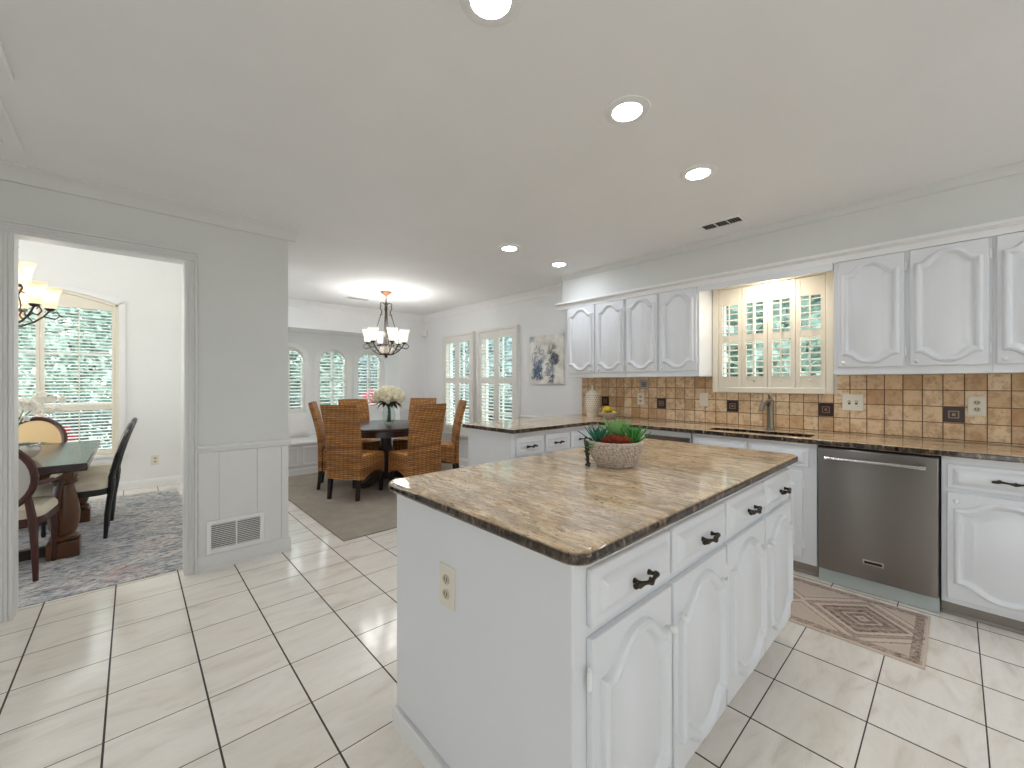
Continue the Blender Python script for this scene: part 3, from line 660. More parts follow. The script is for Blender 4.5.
# ------------------------------------------------------------------ island
IX0, IX1, IY0, IY1 = .735, 2.49, .592, 1.44
loc = (1.58, 1.0, 0); isl = thing('kitchen_island', 'white kitchen island cabinet with four drawers over four arched panel doors', 'island', loc)
MB().box(IX0, IX1, IY0, IY1, .085, .895).build('body', M['cabinet'], isl, loc, bevel=.004)
MB().box(IX0 + .02, IX1 - .05, IY0 + .07, IY1 - .02, 0, .09).build('toe_kick', M['cabinet'], isl, loc)
mb = MB(); mb.box(IX0 - .012, IX0 + .02, IY0 + .065, IY1 + .012, 0, .075); mb.build('base_moulding', M['trim'], isl, loc, bevel=.004)
F = FY(IY0)
us = [(.786, 1.174), (1.190, 1.600), (1.616, 2.046), (2.062, 2.465)]
for i, (a, b) in enumerate(us):
    drawer(F, a, b, .725, .862, isl, loc)
    hng = a - .006 if i % 2 == 0 else b + .006
    door(F, a, b, .105, .700, isl, loc, At=.075, Ab=.07, m=.028, hinge=hng, knob=((b - .03) if i % 2 == 0 else (a + .03), .59))
# worktop
def rrect(x0, x1, y0, y1, r, n=6):
    p = []
    for cx, cy, a in ((x1 - r, y1 - r, 0), (x0 + r, y1 - r, PI / 2), (x0 + r, y0 + r, PI), (x1 - r, y0 + r, 1.5 * PI)):
        p += [(cx + r * math.cos(a + PI / 2 * i / n), cy + r * math.sin(a + PI / 2 * i / n)) for i in range(n + 1)]
    return p
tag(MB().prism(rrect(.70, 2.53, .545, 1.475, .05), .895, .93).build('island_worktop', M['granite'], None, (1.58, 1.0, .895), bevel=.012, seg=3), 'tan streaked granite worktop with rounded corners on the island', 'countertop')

# ------------------------------------------------------------------ outlets
def outlet(F, u, v, label, kind='outlet', gangs=1, sc=1.0, cat=None):
    loc = F(u, v, 0); nm = 'electrical_outlet' if kind == 'outlet' else 'light_switch'
    t = thing(nm, label, cat or ('outlet' if kind == 'outlet' else 'light switch'), loc)
    hw, hh = ((.036 if gangs == 1 else .029 * gangs) + .002) * sc, .06 * sc
    MB().box(u - hw, u + hw, v - hh, v + hh, 0, .006, F).build('cover_plate', M['plate'], t, loc, bevel=.003)
    for g in range(gangs):
        uc = u + (g - (gangs - 1) / 2) * .04 * sc
        if kind == 'outlet':
            for dv in (-.021 * sc, .021 * sc):
                r = MB().prism([(uc + .016 * sc * math.cos(a * PI / 8), v + dv + .014 * sc * math.sin(a * PI / 8)) for a in range(16)], .006, .009, F).build('receptacle', M['recept'], t, loc)
                sl = MB()
                for du in (-.006, .006): sl.box(uc + du * sc - .002, uc + du * sc + .002, v + dv - .004, v + dv + .008, .009, .0096, F)
                sl.box(uc - .002, uc + .002, v + dv - .010, v + dv - .006, .009, .0096, F); sl.build('slots', M['slot'], r, loc, smooth=False)
        else:
            MB().box(uc - .007, uc + .007, v - .014, v + .014, .006, .0075, F).build('toggle_slot', M['slot'] if gangs > 1 else M['plate'], t, loc, smooth=False)
            MB().box(uc - .004, uc + .004, v - .002, v + .012, .007, .016, F).build('toggle', M['plate'], t, loc, bevel=.001)
    return t
outlet(FX(IX0), 1.095, .655, 'ivory outlet with two receptacles on the white end panel of the island', sc=1.1)
FB = FX(XS - .012)
outlet(FB, 2.20, 1.135, 'ivory outlet on the tile wall near the fruit bowl')
outlet(FB, 1.565, 1.147, 'ivory single switch on the tile just left of the sink shutters', 'switch')
outlet(FB, .508, 1.157, 'ivory double switch plate on the tile right of the sink shutters', 'switch', 2)
outlet(FB, -.088, 1.156, 'ivory outlet on the tile wall above the right-hand base cabinet')
outlet(FY(DW), .21, .33, 'small white outlet on the dining room wall right of the window')

# ------------------------------------------------------------------ base run on the sink wall
FC = FX(3.32)
def base_body(par, loc, y0, y1, open_top=False, x0=3.32, x1=XS - .002):
    mb = MB()
    if open_top:
        mb.box(x0, x0 + .02, y0, y1, .085, .895); mb.box(x1 - .02, x1, y0, y1, .085, .895); mb.box(x0 + .02, x1 - .02, y0, y0 + .02, .085, .895); mb.box(x0 + .02, x1 - .02, y1 - .02, y1, .085, .895); mb.box(x0 + .02, x1 - .02, y0 + .02, y1 - .02, .085, .105)
    else: mb.box(x0, x1, y0, y1, .085, .895)
    mb.build('body', M['cabinet'], par, loc, bevel=.003)
    MB().box(x0 + .06, x1, y0, y1, 0, .085).build('toe_kick', M['toe'], par, loc)
    MB().box(x0 + .046, x0 + .06, y0, y1, 0, .022).build('shoe_moulding', M['toe'], par, loc, bevel=.004)
# sink cabinet
loc = (3.5, 1.04, 0); t = thing('base_cabinet', 'white base cabinet under the sink, left of the dishwasher', 'cabinet', loc); base_body(t, loc, .622, 1.445, True)
for a, b in ((.665, 1.03), (1.04, 1.425)): raised(MB(), FC, a, b, .735, .868, .014, 0, 0, .012, DRW).build('false_drawer_front', M['cabinet'], t, loc, bevel=.004)
door(FC, .70, 1.035, .125, .705, t, loc, hinge=.694, knob=(1.0, .64)); door(FC, 1.045, 1.42, .125, .705, t, loc, hinge=1.426, knob=(1.08, .64))
# dark fronted unit
loc = (3.5, 1.66, 0); t = thing('undercounter_appliance', 'dark fronted undercounter unit left of the sink cabinet, mostly behind the island', 'appliance', loc)
MB().box(3.325, XS - .002, 1.46, 1.862, .085, .895).build('body', M['cabinet'], t, loc, bevel=.003)
MB().box(3.30, 3.325, 1.465, 1.857, .12, .85).build('front_panel', mat('dark_brown_front', (86, 72, 62), .35, .3), t, loc, bevel=.004)
MB().box(3.35, XS - .002, 1.46, 1.862, 0, .085).build('toe_kick', M['dark_gap'], t, loc)
# corner cabinet
loc = (3.5, 2.1, 0); t = thing('base_cabinet', 'white corner base cabinet between the dark fronted unit and the peninsula', 'cabinet', loc); base_body(t, loc, 1.87, 2.42)
drawer(FC, 1.89, 2.34, .735, .868, t, loc, False); door(FC, 1.89, 2.34, .125, .705, t, loc, hinge=1.884, knob=(2.30, .64))
# right cabinets
for y0, y1, lab in ((-.62, .056, 'white base cabinet right of the dishwasher with drawer over arched door'), (-1.30, -.63, 'white base cabinet at the far right end of the sink run')):
    loc = (3.5, (y0 + y1) / 2, 0); t = thing('base_cabinet', lab, 'cabinet', loc); base_body(t, loc, y0, y1)
    a, b = y0 + .02, y1 - .022
    d = raised(MB(), FC, a, b, .722, .855, .014, 0, 0, .012, DRW).build('drawer', M['cabinet'], t, loc, bevel=.004); pull(FC, -.205 if y1 > 0 else (a + b) / 2, .79, d, loc, .029, .075)
    if y1 > 0:
        door(FC, -.385, b, .115, .700, t, loc, .06, .06, .025, knob=(b - .035, .655)); door(FC, a, -.395, .115, .700, t, loc, .06, .06, .025)
    else: door(FC, a, b, .115, .700, t, loc, .05, .05, .045, knob=(b - .035, .655))
# dishwasher
loc = (3.5, .33, 0); t = thing('dishwasher', 'stainless steel dishwasher with bar handle below the granite worktop', 'dishwasher', loc)
MB().box(3.325, XS - .05, .060, .618, .097, .893).build('body', M['dark_gap'], t, loc)
MB().box(3.285, 3.322, .066, .612, .098, .880).build('door', M['steel'], t, loc, bevel=.005)
dd = kids(t)[-1]
h = MB(); h.tube([(3.235, .560, .822), (3.235, .122, .822)], .0105, 14)
for yy in (.545, .137): h.tube([(3.285, yy, .822), (3.238, yy, .822)], .012, 12)
for yy in (.556, .126): h.tube([(3.235, yy - .012, .822), (3.235, yy + .012, .822)], .014, 14)
h.build('handle', M['chrome'], dd, loc)
b_ = MB().box(3.281, 3.285, .292, .388, .193, .222).build('badge', M['chrome'], dd, loc, bevel=.001)
MB().box(3.2805, 3.2812, .300, .380, .2, .215).build('badge_inset', M['bronze'], b_, loc, smooth=False)
MB().box(3.332, 3.40, .062, .616, .002, .094).build('toe_kick', M['kick'], t, loc, bevel=.002)
# peninsula
PX0 = 2.24; FP = FY(2.41); loc = (2.75, 2.7, 0)
t = thing('peninsula_cabinet', 'white peninsula cabinet with small drawers and plain end panel by the wicker chairs', 'cabinet', loc)
MB().box(PX0, XS - .024, 2.43, 3.01, .085, .895).build('body', M['cabinet'], t, loc, bevel=.003)
MB().box(PX0 + .03, XS - .03, 2.48, 2.99, 0, .085).build('toe_kick', M['trim'], t, loc)
for i in range(3):
    a = 2.283 + i * .346; b = a + .325
    d = raised(MB(), FY(2.43), a, b, .70, .85, .02, 0, 0, .03, [(0, .0), (.004, .004), (.014, .004), (.022, -.004), (.03, -.002), (.045, .002)]).build('drawer', M['cabinet'], t, loc, bevel=.004)
    pull(FY(2.43), (a + b) / 2, .775, d, loc, .02, .06)
    door(FY(2.43), a, b, .12, .68, t, loc, knob=(b - .03, .62))

# L worktop with sink cut-out
SK = (3.37, 3.60, .68, 1.36)
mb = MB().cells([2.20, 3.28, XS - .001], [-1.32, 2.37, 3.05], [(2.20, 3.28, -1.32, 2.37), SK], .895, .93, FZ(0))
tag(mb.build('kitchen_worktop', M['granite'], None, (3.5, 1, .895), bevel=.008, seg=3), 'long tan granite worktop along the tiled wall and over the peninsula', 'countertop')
bpy.data.objects['kitchen_worktop'].data.transform(Matrix.Identity(4))
loc = (3.485, 1.02, .70); t = thing('kitchen_sink', 'dark undermount sink basin set into the granite below the cream shutters', 'sink', loc)
mb = MB(); x0, x1, y0, y1 = SK[0] - .012, SK[1] + .012, SK[2] - .012, SK[3] + .012
mb.box(x0, x1, y0, y1, .70, .71)
for a, b, c, d in ((x0, x0 + .01, y0, y1), (x1 - .01, x1, y0, y1), (x0 + .01, x1 - .01, y0, y0 + .01), (x0 + .01, x1 - .01, y1 - .01, y1)): mb.box(a, b, c, d, .71, .895)
mb.build('basin', mat('dark_sink_composite', (86, 76, 66), .4), t, loc)
MB().lathe([(.0, .711), (.045, .711), (.045, .714), (.03, .712)], (3.485, 1.02, 0), 20).build('drain', M['chrome'], t, loc)
# faucet
fx, fy = 3.66, .985; loc = (fx, fy, .93); t = thing('kitchen_faucet', 'brushed nickel pull-out faucet standing behind the sink', 'faucet', loc)
nk = mat('brushed_nickel', (128, 118, 106), .3, .9)
MB().lathe([(.0, 0), (.034, 0), (.034, .006), (.028, .014), (.025, .03), (.024, .17), (.026, .21), (.022, .235), (.008, .245)], (fx, fy, .93), 20).build('body', nk, t, loc)
MB().tube([(fx, fy, 1.12), (fx - .02, fy + .01, 1.155), (fx - .05, fy + .024, 1.15), (fx - .078, fy + .036, 1.115), (fx - .088, fy + .04, 1.085)], [.022, .023, .022, .02, .019], 14).build('spout', nk, t, loc)
MB().tube([(fx, fy, 1.165), (fx - .004, fy + .002, 1.19), (fx - .018, fy + .008, 1.205)], [.014, .010, .007], 10).build('lever', nk, t, loc)

# ------------------------------------------------------------------ upper cabinets
FU = FX(3.54)
def upper(label, y0, y1, doors, loc_y):
    loc = (3.69, loc_y, 1.355); t = thing('wall_cabinet', label, 'cabinet', loc)
    MB().box(3.54, XS - .013, y0, y1, 1.355, 2.16).build('body', M['cabinet'], t, loc, bevel=.003)
    for a, b, hs in doors:
        door(FU, a, b, 1.405, 2.115, t, loc, .062, .055, .02, hinge=(a - .006) if hs == 'r' else (b + .006), knob=((b - .03) if hs == 'r' else (a + .03), 1.432), t=.018)
upper('white wall cabinet with two arched doors, beside the painting', 2.192, 2.925, [(2.555, 2.90, 'l'), (2.205, 2.522, 'r')], 2.55)
upper('white wall cabinet with two arched doors, just left of the sink shutters', 1.482, 2.188, [(1.858, 2.176, 'l'), (1.502, 1.826, 'r')], 1.84)
upper('white wall cabinet with two arched doors, just right of the sink shutters', -.1395, .572, [(.219, .544, 'r'), (-.125, .193, 'r')], .21)
upper('white wall cabinet cut by the right edge of the photo', -.85, -.1395, [(-.48, -.154, 'r'), (-.83, -.50, 'r')], -.5)
tag(MB().box(3.525, 3.545, .574, 1.480, 2.075, 2.165).build('valance_board', M['cabinet'], None, (3.535, 1.03, 2.075), bevel=.003), 'plain white valance board above the sink window between wall cabinets', 'valance')

# ------------------------------------------------------------------ ceiling fixtures
def can(x, y, z, label, r=.085, group=None, lens='lens'):
    loc = (x, y, z); t = thing('recessed_light', label, 'ceiling light', loc, group)
    MB().lathe([(r * .72, -.001), (r * .74, -.008), (r * 1.0, -.009), (r * 1.14, -.004), (r * 1.15, -.001)], loc, 36, False, False).build('trim_ring', M['trim'], t, loc)
    MB().lathe([(.0, -.0035), (r * .5, -.0045), (r * .725, -.0035)], loc, 32, False, False).build('lens', M[lens], t, loc, normals=False)
    return t
LABC = [(.8145, .979, 'lit recessed light over the island, cut by the top edge of the photo'), (1.587, .976, 'lit recessed light over the island, second from the top edge of the photo'),
        (2.355, .993, 'lit recessed light over the island, nearest the black and white ceiling vent'), (2.444, 2.676, 'small lit recessed light left of its twin, before the breakfast area'),
        (3.137, 2.700, 'small lit recessed light close to the soffit above the peninsula')]
for x, y, l in LABC: can(x, y, CEIL, l)
for x, y, l in [(3.0, -1.1, 'added recessed fill light behind the camera, by the sink run'), (1.12, 5.95, 'added recessed fill light behind the kitchen wall end, over the window seat'), (1.06, 4.9, 'added recessed fill light behind the kitchen wall end, by the dining partition'), (-1.2, 1.0, 'added recessed fill light over the floor left of the camera'), (-1.2, -1.2, 'added recessed fill light behind the camera at the far left')]: can(x, y, CEIL, l)  # unseen lamps added to fill the rooms with light
can(3.64, 1.03, 2.165, 'small lit lamp under the soffit above the sink shutters', .065, lens='warm_lens')
def vent(x0, x1, y0, y1, z, label, nx):
    loc = ((x0 + x1) / 2, (y0 + y1) / 2, z); t = thing('ceiling_vent', label, 'vent', loc); F = FDN(z)
    fr = MB().cells([x0, x1], [y0, y1], [(x0 + .02, x1 - .02, y0 + .02 + (y1 - y0 - .04) * i / 3 + .004, y0 + .02 + (y1 - y0 - .04) * (i + 1) / 3 - .004) for i in range(3)], 0, .008, F)
    fr.build('frame', M['trim'], t, loc, bevel=.002)
    MB().box(x0 + .015, x1 - .015, y0 + .015, y1 - .015, 0.0005, .0015, F).build('duct', M['dark_gap'], t, loc, smooth=False)
    sl = MB(); n_ = 14
    for i in range(n_):
        yy = y0 + .025 + (y1 - y0 - .05) * i / (n_ - 1); sl.box(x0 + .02, x1 - .02, yy - .002, yy + .002, .002, .007, F)
    sl.build('louvers', mat('vent_grey', (110, 110, 108), .5), t, loc, smooth=False)
vent(3.15, 3.29, 1.03, 1.335, CEIL, 'white ceiling register with dark louvers beside the soffit crown', 3)
vent(2.17, 2.50, 5.64, 5.80, CEIL, 'dark ceiling register near the breakfast chandelier', 3)
# attic hatch and ceiling light box at the left
loc = (-.75, 2.85, CEIL); t = thing('attic_hatch', 'white ceiling hatch with raised trim at the left edge of the photo', 'hatch', loc); F = FDN(CEIL)
MB().cells([-1.2, -.405], [2.56, 3.215], [(-1.14, -.465, 2.62, 3.155)], 0, .022, F).build('trim_frame', M['trim'], t, loc, bevel=.006)
MB().box(-1.139, -.466, 2.621, 3.154, 0, .006, F).build('panel', M['ceiling'], t, loc)

loc = (-.8, 2.0, CEIL); t = thing('ceiling_light_box', 'white framed ceiling fixture just in the upper left corner of the photo', 'ceiling fixture', loc)
MB().cells([-1.3, -.335], [1.5, 2.47], [(-1.24, -.395, 1.56, 2.41)], 0, .03, F).build('frame', M['trim'], t, loc, bevel=.006)
MB().box(-1.239, -.396, 1.561, 2.409, 0, .012, F).build('diffuser', M['trim'], t, loc)
# smoke/motion sensor
loc = (3.80, 6.40, 2.13); t = thing('motion_sensor', 'small white motion sensor in the upper corner of the breakfast area', 'sensor', loc)
MB().box(3.80, XS - .001, 6.36, YB - .002, 2.12, 2.23).build('housing', M['trim'], t, loc, bevel=.015)
MB().ball((3.80, 6.42, 2.17), .022, 10, (.6, 1, 1.2)).build('lens', M['plate'], t, loc)

# return air grille on the left wall
F = FY(YW - .006); loc = (.548, YW - .006, .106); t = thing('return_air_grille', 'white return air grille with two louver fields low on the kitchen wall', 'vent', loc)
MB().cells([.374, .724], [.108, .338], [(.402, .545, .138, .310), (.555, .697, .138, .310)], 0, .012, F).build('frame', M['trim'], t, loc, bevel=.003)
MB().box(.40, .70, .135, .313, .0005, .0015, F).build('duct', M['duct'], t, loc, smooth=False)
sl = MB()
for a, b in ((.402, .545), (.555, .697)): slats(sl, lambda u, v, w_: F(u, v, w_ + .006), a, b, .138, .31, .0132, .012, -.75, .0024)
sl.build('louvers', M['trim'], t, loc, smooth=False)

# painting
loc = (XS, 3.506, 1.28); t = thing('abstract_painting', 'pale abstract canvas with ink blue blooms on the breakfast side wall', 'painting', loc)
o = MB().box(-.033, 0, -.289, .289, -.308, .308).build('canvas', M['canvas'], t, (0, 0, 0), bevel=.004); o.location = (0, 0, .312)

# ------------------------------------------------------------------ chandeliers
def chandelier(label, x, y, ztop, zcup, R, shade_m, power, rot=0, ns=6, ssz=1.0, upper=False):
    loc = (x, y, ztop); t = thing('chandelier', label, 'chandelier', loc)
    H = ztop - zcup; zb = zcup - .15
    MB().lathe([(.0, 0), (.075, 0), (.07, -.012), (.045, -.028), (.018, -.05), (.01, -.06)], loc, 24).build('ceiling_canopy', M['canopy'], t, loc)
    ch = MB(); zt = zcup + .52
    ch.tube([(x, y, ztop - .05), (x, y, zt)], .006, 8); ch.build('chain', M['bronze'], t, loc)
    b = MB(); b.lathe([(.0, zt + .02), (.014, zt + .01), (.022, zt - .02), (.01, zt - .04), (.016, zt - .06), (.009, zt - .08), (.009, zcup - .02), (.02, zcup - .05), (.03, zb + .03), (.034, zb), (.018, zb - .02), (.02, zb - .035), (.006, zb - .05), (.0, zb - .055)], (x, y, 0), 14)
    b.build('centre_column', M['bronze'], t, loc)
    cr = MB()
    for k in range(4):
        a = rot + k * PI / 2 + .4; c, s = math.cos(a), math.sin(a)
        P = lambda r, z: (x + r * c, y + r * s, z)
        cr.tube([P(.012, zt - .02), P(.04, zt + .0), P(.07, zt - .005), P(.075, zt - .03), P(.055, zt - .035)], [.006, .006, .005, .005, .004], 6)
        cr.tube([P(.06, zt - .03), P(.075, zt - .07), P(.05, zt - .12), P(.075, zt - .17), P(.04, zt - .15)], [.005, .006, .006, .006, .005], 6)
        cr.tube([P(.055, zt - .12), P(.10, zt - .27), P(.17, zcup + .02), P(.15, zcup - .03)], .005, 6)
    rr = .11
    cr.tube([(x + rr * math.cos(i * PI / 10), y + rr * math.sin(i * PI / 10), zcup - .035) for i in range(21)], .006, 6)
    cr.build('scroll_crown', M['bronze'], t, loc)
    R0, zc0, zb0 = R, zcup, zb
    bw = MB(); bw.lathe([(.0, zb + .005), (.05, zb + .015), (.085, zb + .05), (.10, zb + .10)], (x, y, 0), 20, False, False); bw.build('centre_bowl', M[shade_m], t, loc)
    for k in range(ns + (3 if upper else 0)):
        a = rot + k * 2 * PI / ns; up_ = k >= ns
        if up_: a = rot + .1 + (k - ns) * 2 * PI / 3
        c, s = math.cos(a), math.sin(a); P = lambda r, z: (x + r * c, y + r * s, z)
        R, zcup, zb = (R0, zc0, zb0) if not up_ else (R0 * .55, zc0 + .15, zb0 + .17)
        ar = MB(); ar.tube([P(.015, zb + .0), P(R * .35, zb - .005), P(R * .62, zb + .03), P(R * .85, zb + .085), P(R, zcup - .012)], [.009, .008, .007, .007, .007], 8)
        ar.tube([P(R * .85, zb + .085), P(R * 1.12, zb + .07), P(R * 1.25, zb + .1), P(R * 1.16, zb + .135), P(R * 1.06, zb + .115)], [.006, .006, .005, .005, .004], 6)
        ar.tube([P(R * .62, zb + .03), P(R * .5, zb + .07), P(R * .6, zb + .11), P(R * .72, zb + .09)], [.005, .005, .005, .004], 6)
        ar.lathe([(.0, zcup - .02), (.02, zcup - .015), (.034, zcup), (.03, zcup + .006)], P(R, 0), 12)
        arm = ar.build('arm', M['bronze'], t, loc)
        q = ssz; sh = MB(); sh.lathe([(.028 * q, zcup + .006), (.040 * q, zcup + .02), (.046 * q, zcup + .07), (.054 * q, zcup + .12), (.074 * q, zcup + .17 * min(1, q)), (.070 * q, zcup + .168 * min(1, q)), (.050 * q, zcup + .12), (.042 * q, zcup + .07), (.036 * q, zcup + .022)], P(R, 0), 18, True, False)
        sh.build('glass_shade', M[shade_m], t, loc)
        L = bpy.data.lights.new('bulb', 'POINT'); L.energy = power; L.color = (1, .985, .97); L.shadow_soft_size = .05
        lo = bpy.data.objects.new('bulb', L); COL.objects.link(lo); lo.parent = t; p = P(R, zcup + .125); lo.location = (p[0] - x, p[1] - y, p[2] - ztop)
    return t
chandelier('bronze scroll chandelier with six frosted shades above the wicker dining set', 2.44, 5.07, CEIL, 1.825, .235, 'shade', 4.8, math.radians(-37.7))
chandelier('bronze chandelier with amber glass shades above the orchid table', -.72, 4.95, DCEIL, 1.90, .235, 'amber_shade', 4.4, math.radians(-44), ssz=1.0, upper=True)

# ------------------------------------------------------------------ breakfast area
tag(MB().box(1.267, 3.70, 3.40, 6.225, 0, .012).build('area_rug', M['taupe_rug'], None, (2.4, 4.8, 0), bevel=.004), 'plain taupe area rug under the wicker dining set', 'rug')
# window seat
loc = (2.1, 6.6, 0); t = thing('window_seat', 'white built-in window seat under the arched bay windows', 'bench', loc)
MB().box(.892, 3.368, 6.26, YBAY - .002, 0, .43).build('body', M['cabinet'], t, loc)
MB().box(.892, 3.368, 6.235, YBAY - .002, .43, .462).build('seat_top', M['trim'], t, loc, bevel=.006)
mb = MB(); mb.box(.892, 3.368, 6.245, 6.26, 0, .09)
for i in range(3):
    a = .95 + i * .81; mb.cells([a, a + .76], [.13, .40], [(a + .03, a + .73, .16, .37)], 0, .012, FY(6.26))
mb.build('panel_moulding', M['trim'], t, loc, bevel=.003)
def pillow(x, y, z, rz, tilt, s, label):
    p = thing('throw_pillow', label, 'pillow', (x, y, z)); mb = MB(); n = 14; L = []
    pts = []
    for side in (1, -1):
        for i in range(n + 1):
            for j in range(n + 1):
                u, v = -1 + 2 * i / n, -1 + 2 * j / n
                hgt = .075 * ((1 - u ** 4) * (1 - v ** 4)) ** .6; k = 1 - .06 * (1 - abs(u * v))
                pts.append((u * s * k, v * s * k, side * hgt))
    mb.v = pts; q = (n + 1) ** 2
    for b in (0, q):
        for i in range(n):
            for j in range(n):
                f = [b + i * (n + 1) + j, b + (i + 1) * (n + 1) + j, b + (i + 1) * (n + 1) + j + 1, b + i * (n + 1) + j + 1]; mb.f.append(f if b == 0 else f[::-1])
    R_ = Matrix.Rotation(rz, 4, 'Z') @ Matrix.Rotation(PI / 2 - tilt, 4, 'X')
    mb.v = [tuple(R_ @ Vector((a, b + s, c))) for a, b, c in mb.v]
    o = mb.build('cover', M['pillow'], p, (0, 0, 0), ang=80); return p
pillow(1.83, 6.72, .475, .25, .22, .185, 'white throw pillow leaning on the window seat beside the kitchen wall end')
# table
TX, TY = 2.44, 5.07
loc = (TX, TY, 0.012); t = thing('breakfast_table', 'round dark wood pedestal table under the bronze chandelier with frosted shades', 'table', loc)
MB().lathe([(.0, .722), (.60, .722), (.625, .73), (.63, .745), (.62, .757), (.60, .76), (.0, .76)], (TX, TY, 0), 64, False, False).build('tabletop', M['espresso'], t, loc)
MB().lathe([(.50, .64), (.50, .722)], (TX, TY, 0), 48).build('apron', M['espresso'], t, loc)
MB().lathe([(.09, .06), (.12, .10), (.10, .16), (.075, .22), (.10, .32), (.11, .40), (.075, .5), (.07, .58), (.12, .64)], (TX, TY, 0), 24).build('pedestal', M['espresso'], t, loc)
for k in range(4):
    a = k * PI / 2 + .45; c, s = math.cos(a), math.sin(a); P = lambda r, z: (TX + r * c, TY + r * s, z)
    MB().tube([P(.05, .13), P(.2, .11), P(.36, .05), P(.44, .045)], [.05, .045, .035, .03], 10).build('foot', M['espresso'], t, loc)
# wicker chair, faces +Y
def wicker_chair(label):
    t = thing('wicker_dining_chair', label, 'chair', (0, 0, 0), 'wicker chairs around the round table')
    hw, y0, y1 = .212, -.215, .25
    back = MB(); L = []
    for i in range(19):
        z = .24 + (1.06 - .24) * i / 18; lean = -.115 * max(0, (z - .5) / .56) ** 1.7; th = .052 if z < 1.0 else .052 - .012 * (z - 1.0) / .06
        wdt = hw + .008 * max(0, (z - .5) / .56); yc = y0 - .0 + lean; r = .018
        L.append([(a, b + yc, z) for a, b in rrect(-wdt, wdt, -th, 0, r, 3)])
    back.loops(L); back.build('backrest', M['wicker'], t)
    st = MB(); per = rrect(-hw, hw, y0 + .002, y1, .03, 4)
    # dense perimeter
    pd = []
    for i in range(len(per)):
        a, b = per[i], per[(i + 1) % len(per)]; d = math.dist(a, b); k = max(1, int(d / .04))
        pd += [(a[0] + (b[0] - a[0]) * q / k, a[1] + (b[1] - a[1]) * q / k) for q in range(k)]
    def zb(x, y):
        fx = max(0, 1 - (x / hw) ** 2) if abs(y - y0) < .06 or abs(y - y1) < .06 else 0
        fy = max(0, 1 - ((y - (y0 + y1) / 2) / ((y1 - y0) / 2)) ** 2) if abs(x) > hw - .03 else 0
        return .215 + .075 * max(fx, fy)
    ins = lambda k, z: [(x * k, (y - .03) * k + .03, z) for x, y in pd]
    st.loops([[(x, y, zb(x, y)) for x, y in pd], ins(1, .40), ins(1.0, .455), ins(.985, .472), ins(.94, .482), ins(.5, .488)], True, True)
    st.build('seat', M['wicker'], t)
    for sx in (-1, 1):
        for yy in (y0 - .015, y1 - .04):
            lg = MB(); xx = sx * (hw - .035)
            k = -.03 if yy < 0 else .0
            lg.loops([[(xx + a * q, yy + kk + b * q, z) for a, b in ((-1, -1), (1, -1), (1, 1), (-1, 1))] for z, q, kk in ((0.012, .018, k), (.34, .024, 0))])
            lg.build('leg', M['dark_wood'], t, bevel=.003)
    return t
angs = [214, 156, 92, 34, 333, 271]; rad = [.63, .525, .66, .77, .665, .70]
labs = ['wicker chair with its whole back and seat in view, nearest the kitchen wall end', 'wicker chair seen edge-on beside the window seat pillow', 'wicker chair behind the table, its top just below the middle arched window',
        'wicker chair mostly hidden behind the front wicker chair right of the flowers', 'wicker chair seen edge-on by the white peninsula end panel', 'wicker chair with its back to the kitchen, just above the corner of the island worktop']
proto = wicker_chair(labs[0])
for i, (a, r) in enumerate(zip(angs, rad)):
    o = proto if i == 0 else copy_tree(proto, label=labs[i])
    A = math.radians(a); o.location = (TX + r * math.cos(A), TY + r * math.sin(A), 0); o.rotation_euler.z = A + PI / 2
# vase and flowers
vx, vy = 2.42, 4.945; loc = (vx, vy, .76); t = thing('glass_vase', 'clear glass vase on the round table holding cream flowers', 'vase', loc)
MB().lathe([(.0, .003), (.05, .003), (.055, .02), (.075, .07), (.082, .13), (.07, .2), (.066, .25), (.075, .275), (.072, .275), (.062, .25), (.066, .2), (.078, .13), (.070, .07), (.048, .025), (.0, .018)], loc, 28, False, False).build('glass_body', M['vase_glass'], t, loc)
t = thing('flower_bouquet', 'full bouquet of cream flowers with a red bloom in the glass vase', 'flowers', (vx, vy, .79)); loc = (vx, vy, .79)
rnd = random.Random(3); st = MB(); lf = MB(); heads = []
for k in range(46):
    a = k * 2.39996; e = math.acos(1 - 1.12 * (k + .5) / 46); r = .13 + .035 * rnd.random()
    c = (vx + 1.15 * r * math.sin(e) * math.cos(a), vy + 1.15 * r * math.sin(e) * math.sin(a), 1.085 + .95 * r * math.cos(e)); heads.append(c)
    if k % 3 == 0: st.tube([(vx + rnd.uniform(-.02, .02), vy + rnd.uniform(-.02, .02), .80), (vx + (c[0] - vx) * .1, vy + (c[1] - vy) * .1, 1.0), (c[0], c[1], c[2] - .01)], .004, 5)
st.build('stems', M['stem'], t, loc)
for k, c in enumerate(heads):
    pb = MB(); n_ = 22
    pb.ball(c, .036, 10)
    for q in range(n_):
        d = Vector((rnd.gauss(0, 1), rnd.gauss(0, 1), rnd.gauss(.3, 1))).normalized()
        pb.leaf(Vector(c) + d * .022, d + Vector((rnd.uniform(-.5, .5), rnd.uniform(-.5, .5), rnd.uniform(-.5, .5))), d.orthogonal(), .03, .024, .4)
    pb.build('red_bloom' if k in (29,) else 'cream_bloom', M['red_petal'] if k in (29,) else M['petal'], t, loc, normals=False)
for k in range(18):
    a = rnd.random() * 2 * PI; lf.leaf((vx + .06 * math.cos(a), vy + .06 * math.sin(a), 1.06), (math.cos(a), math.sin(a), rnd.uniform(-.5, .5)), (0, 0, 1), .13, .05, .5)
lf.build('leaves', M['leaf_dark'], t, loc, normals=False)

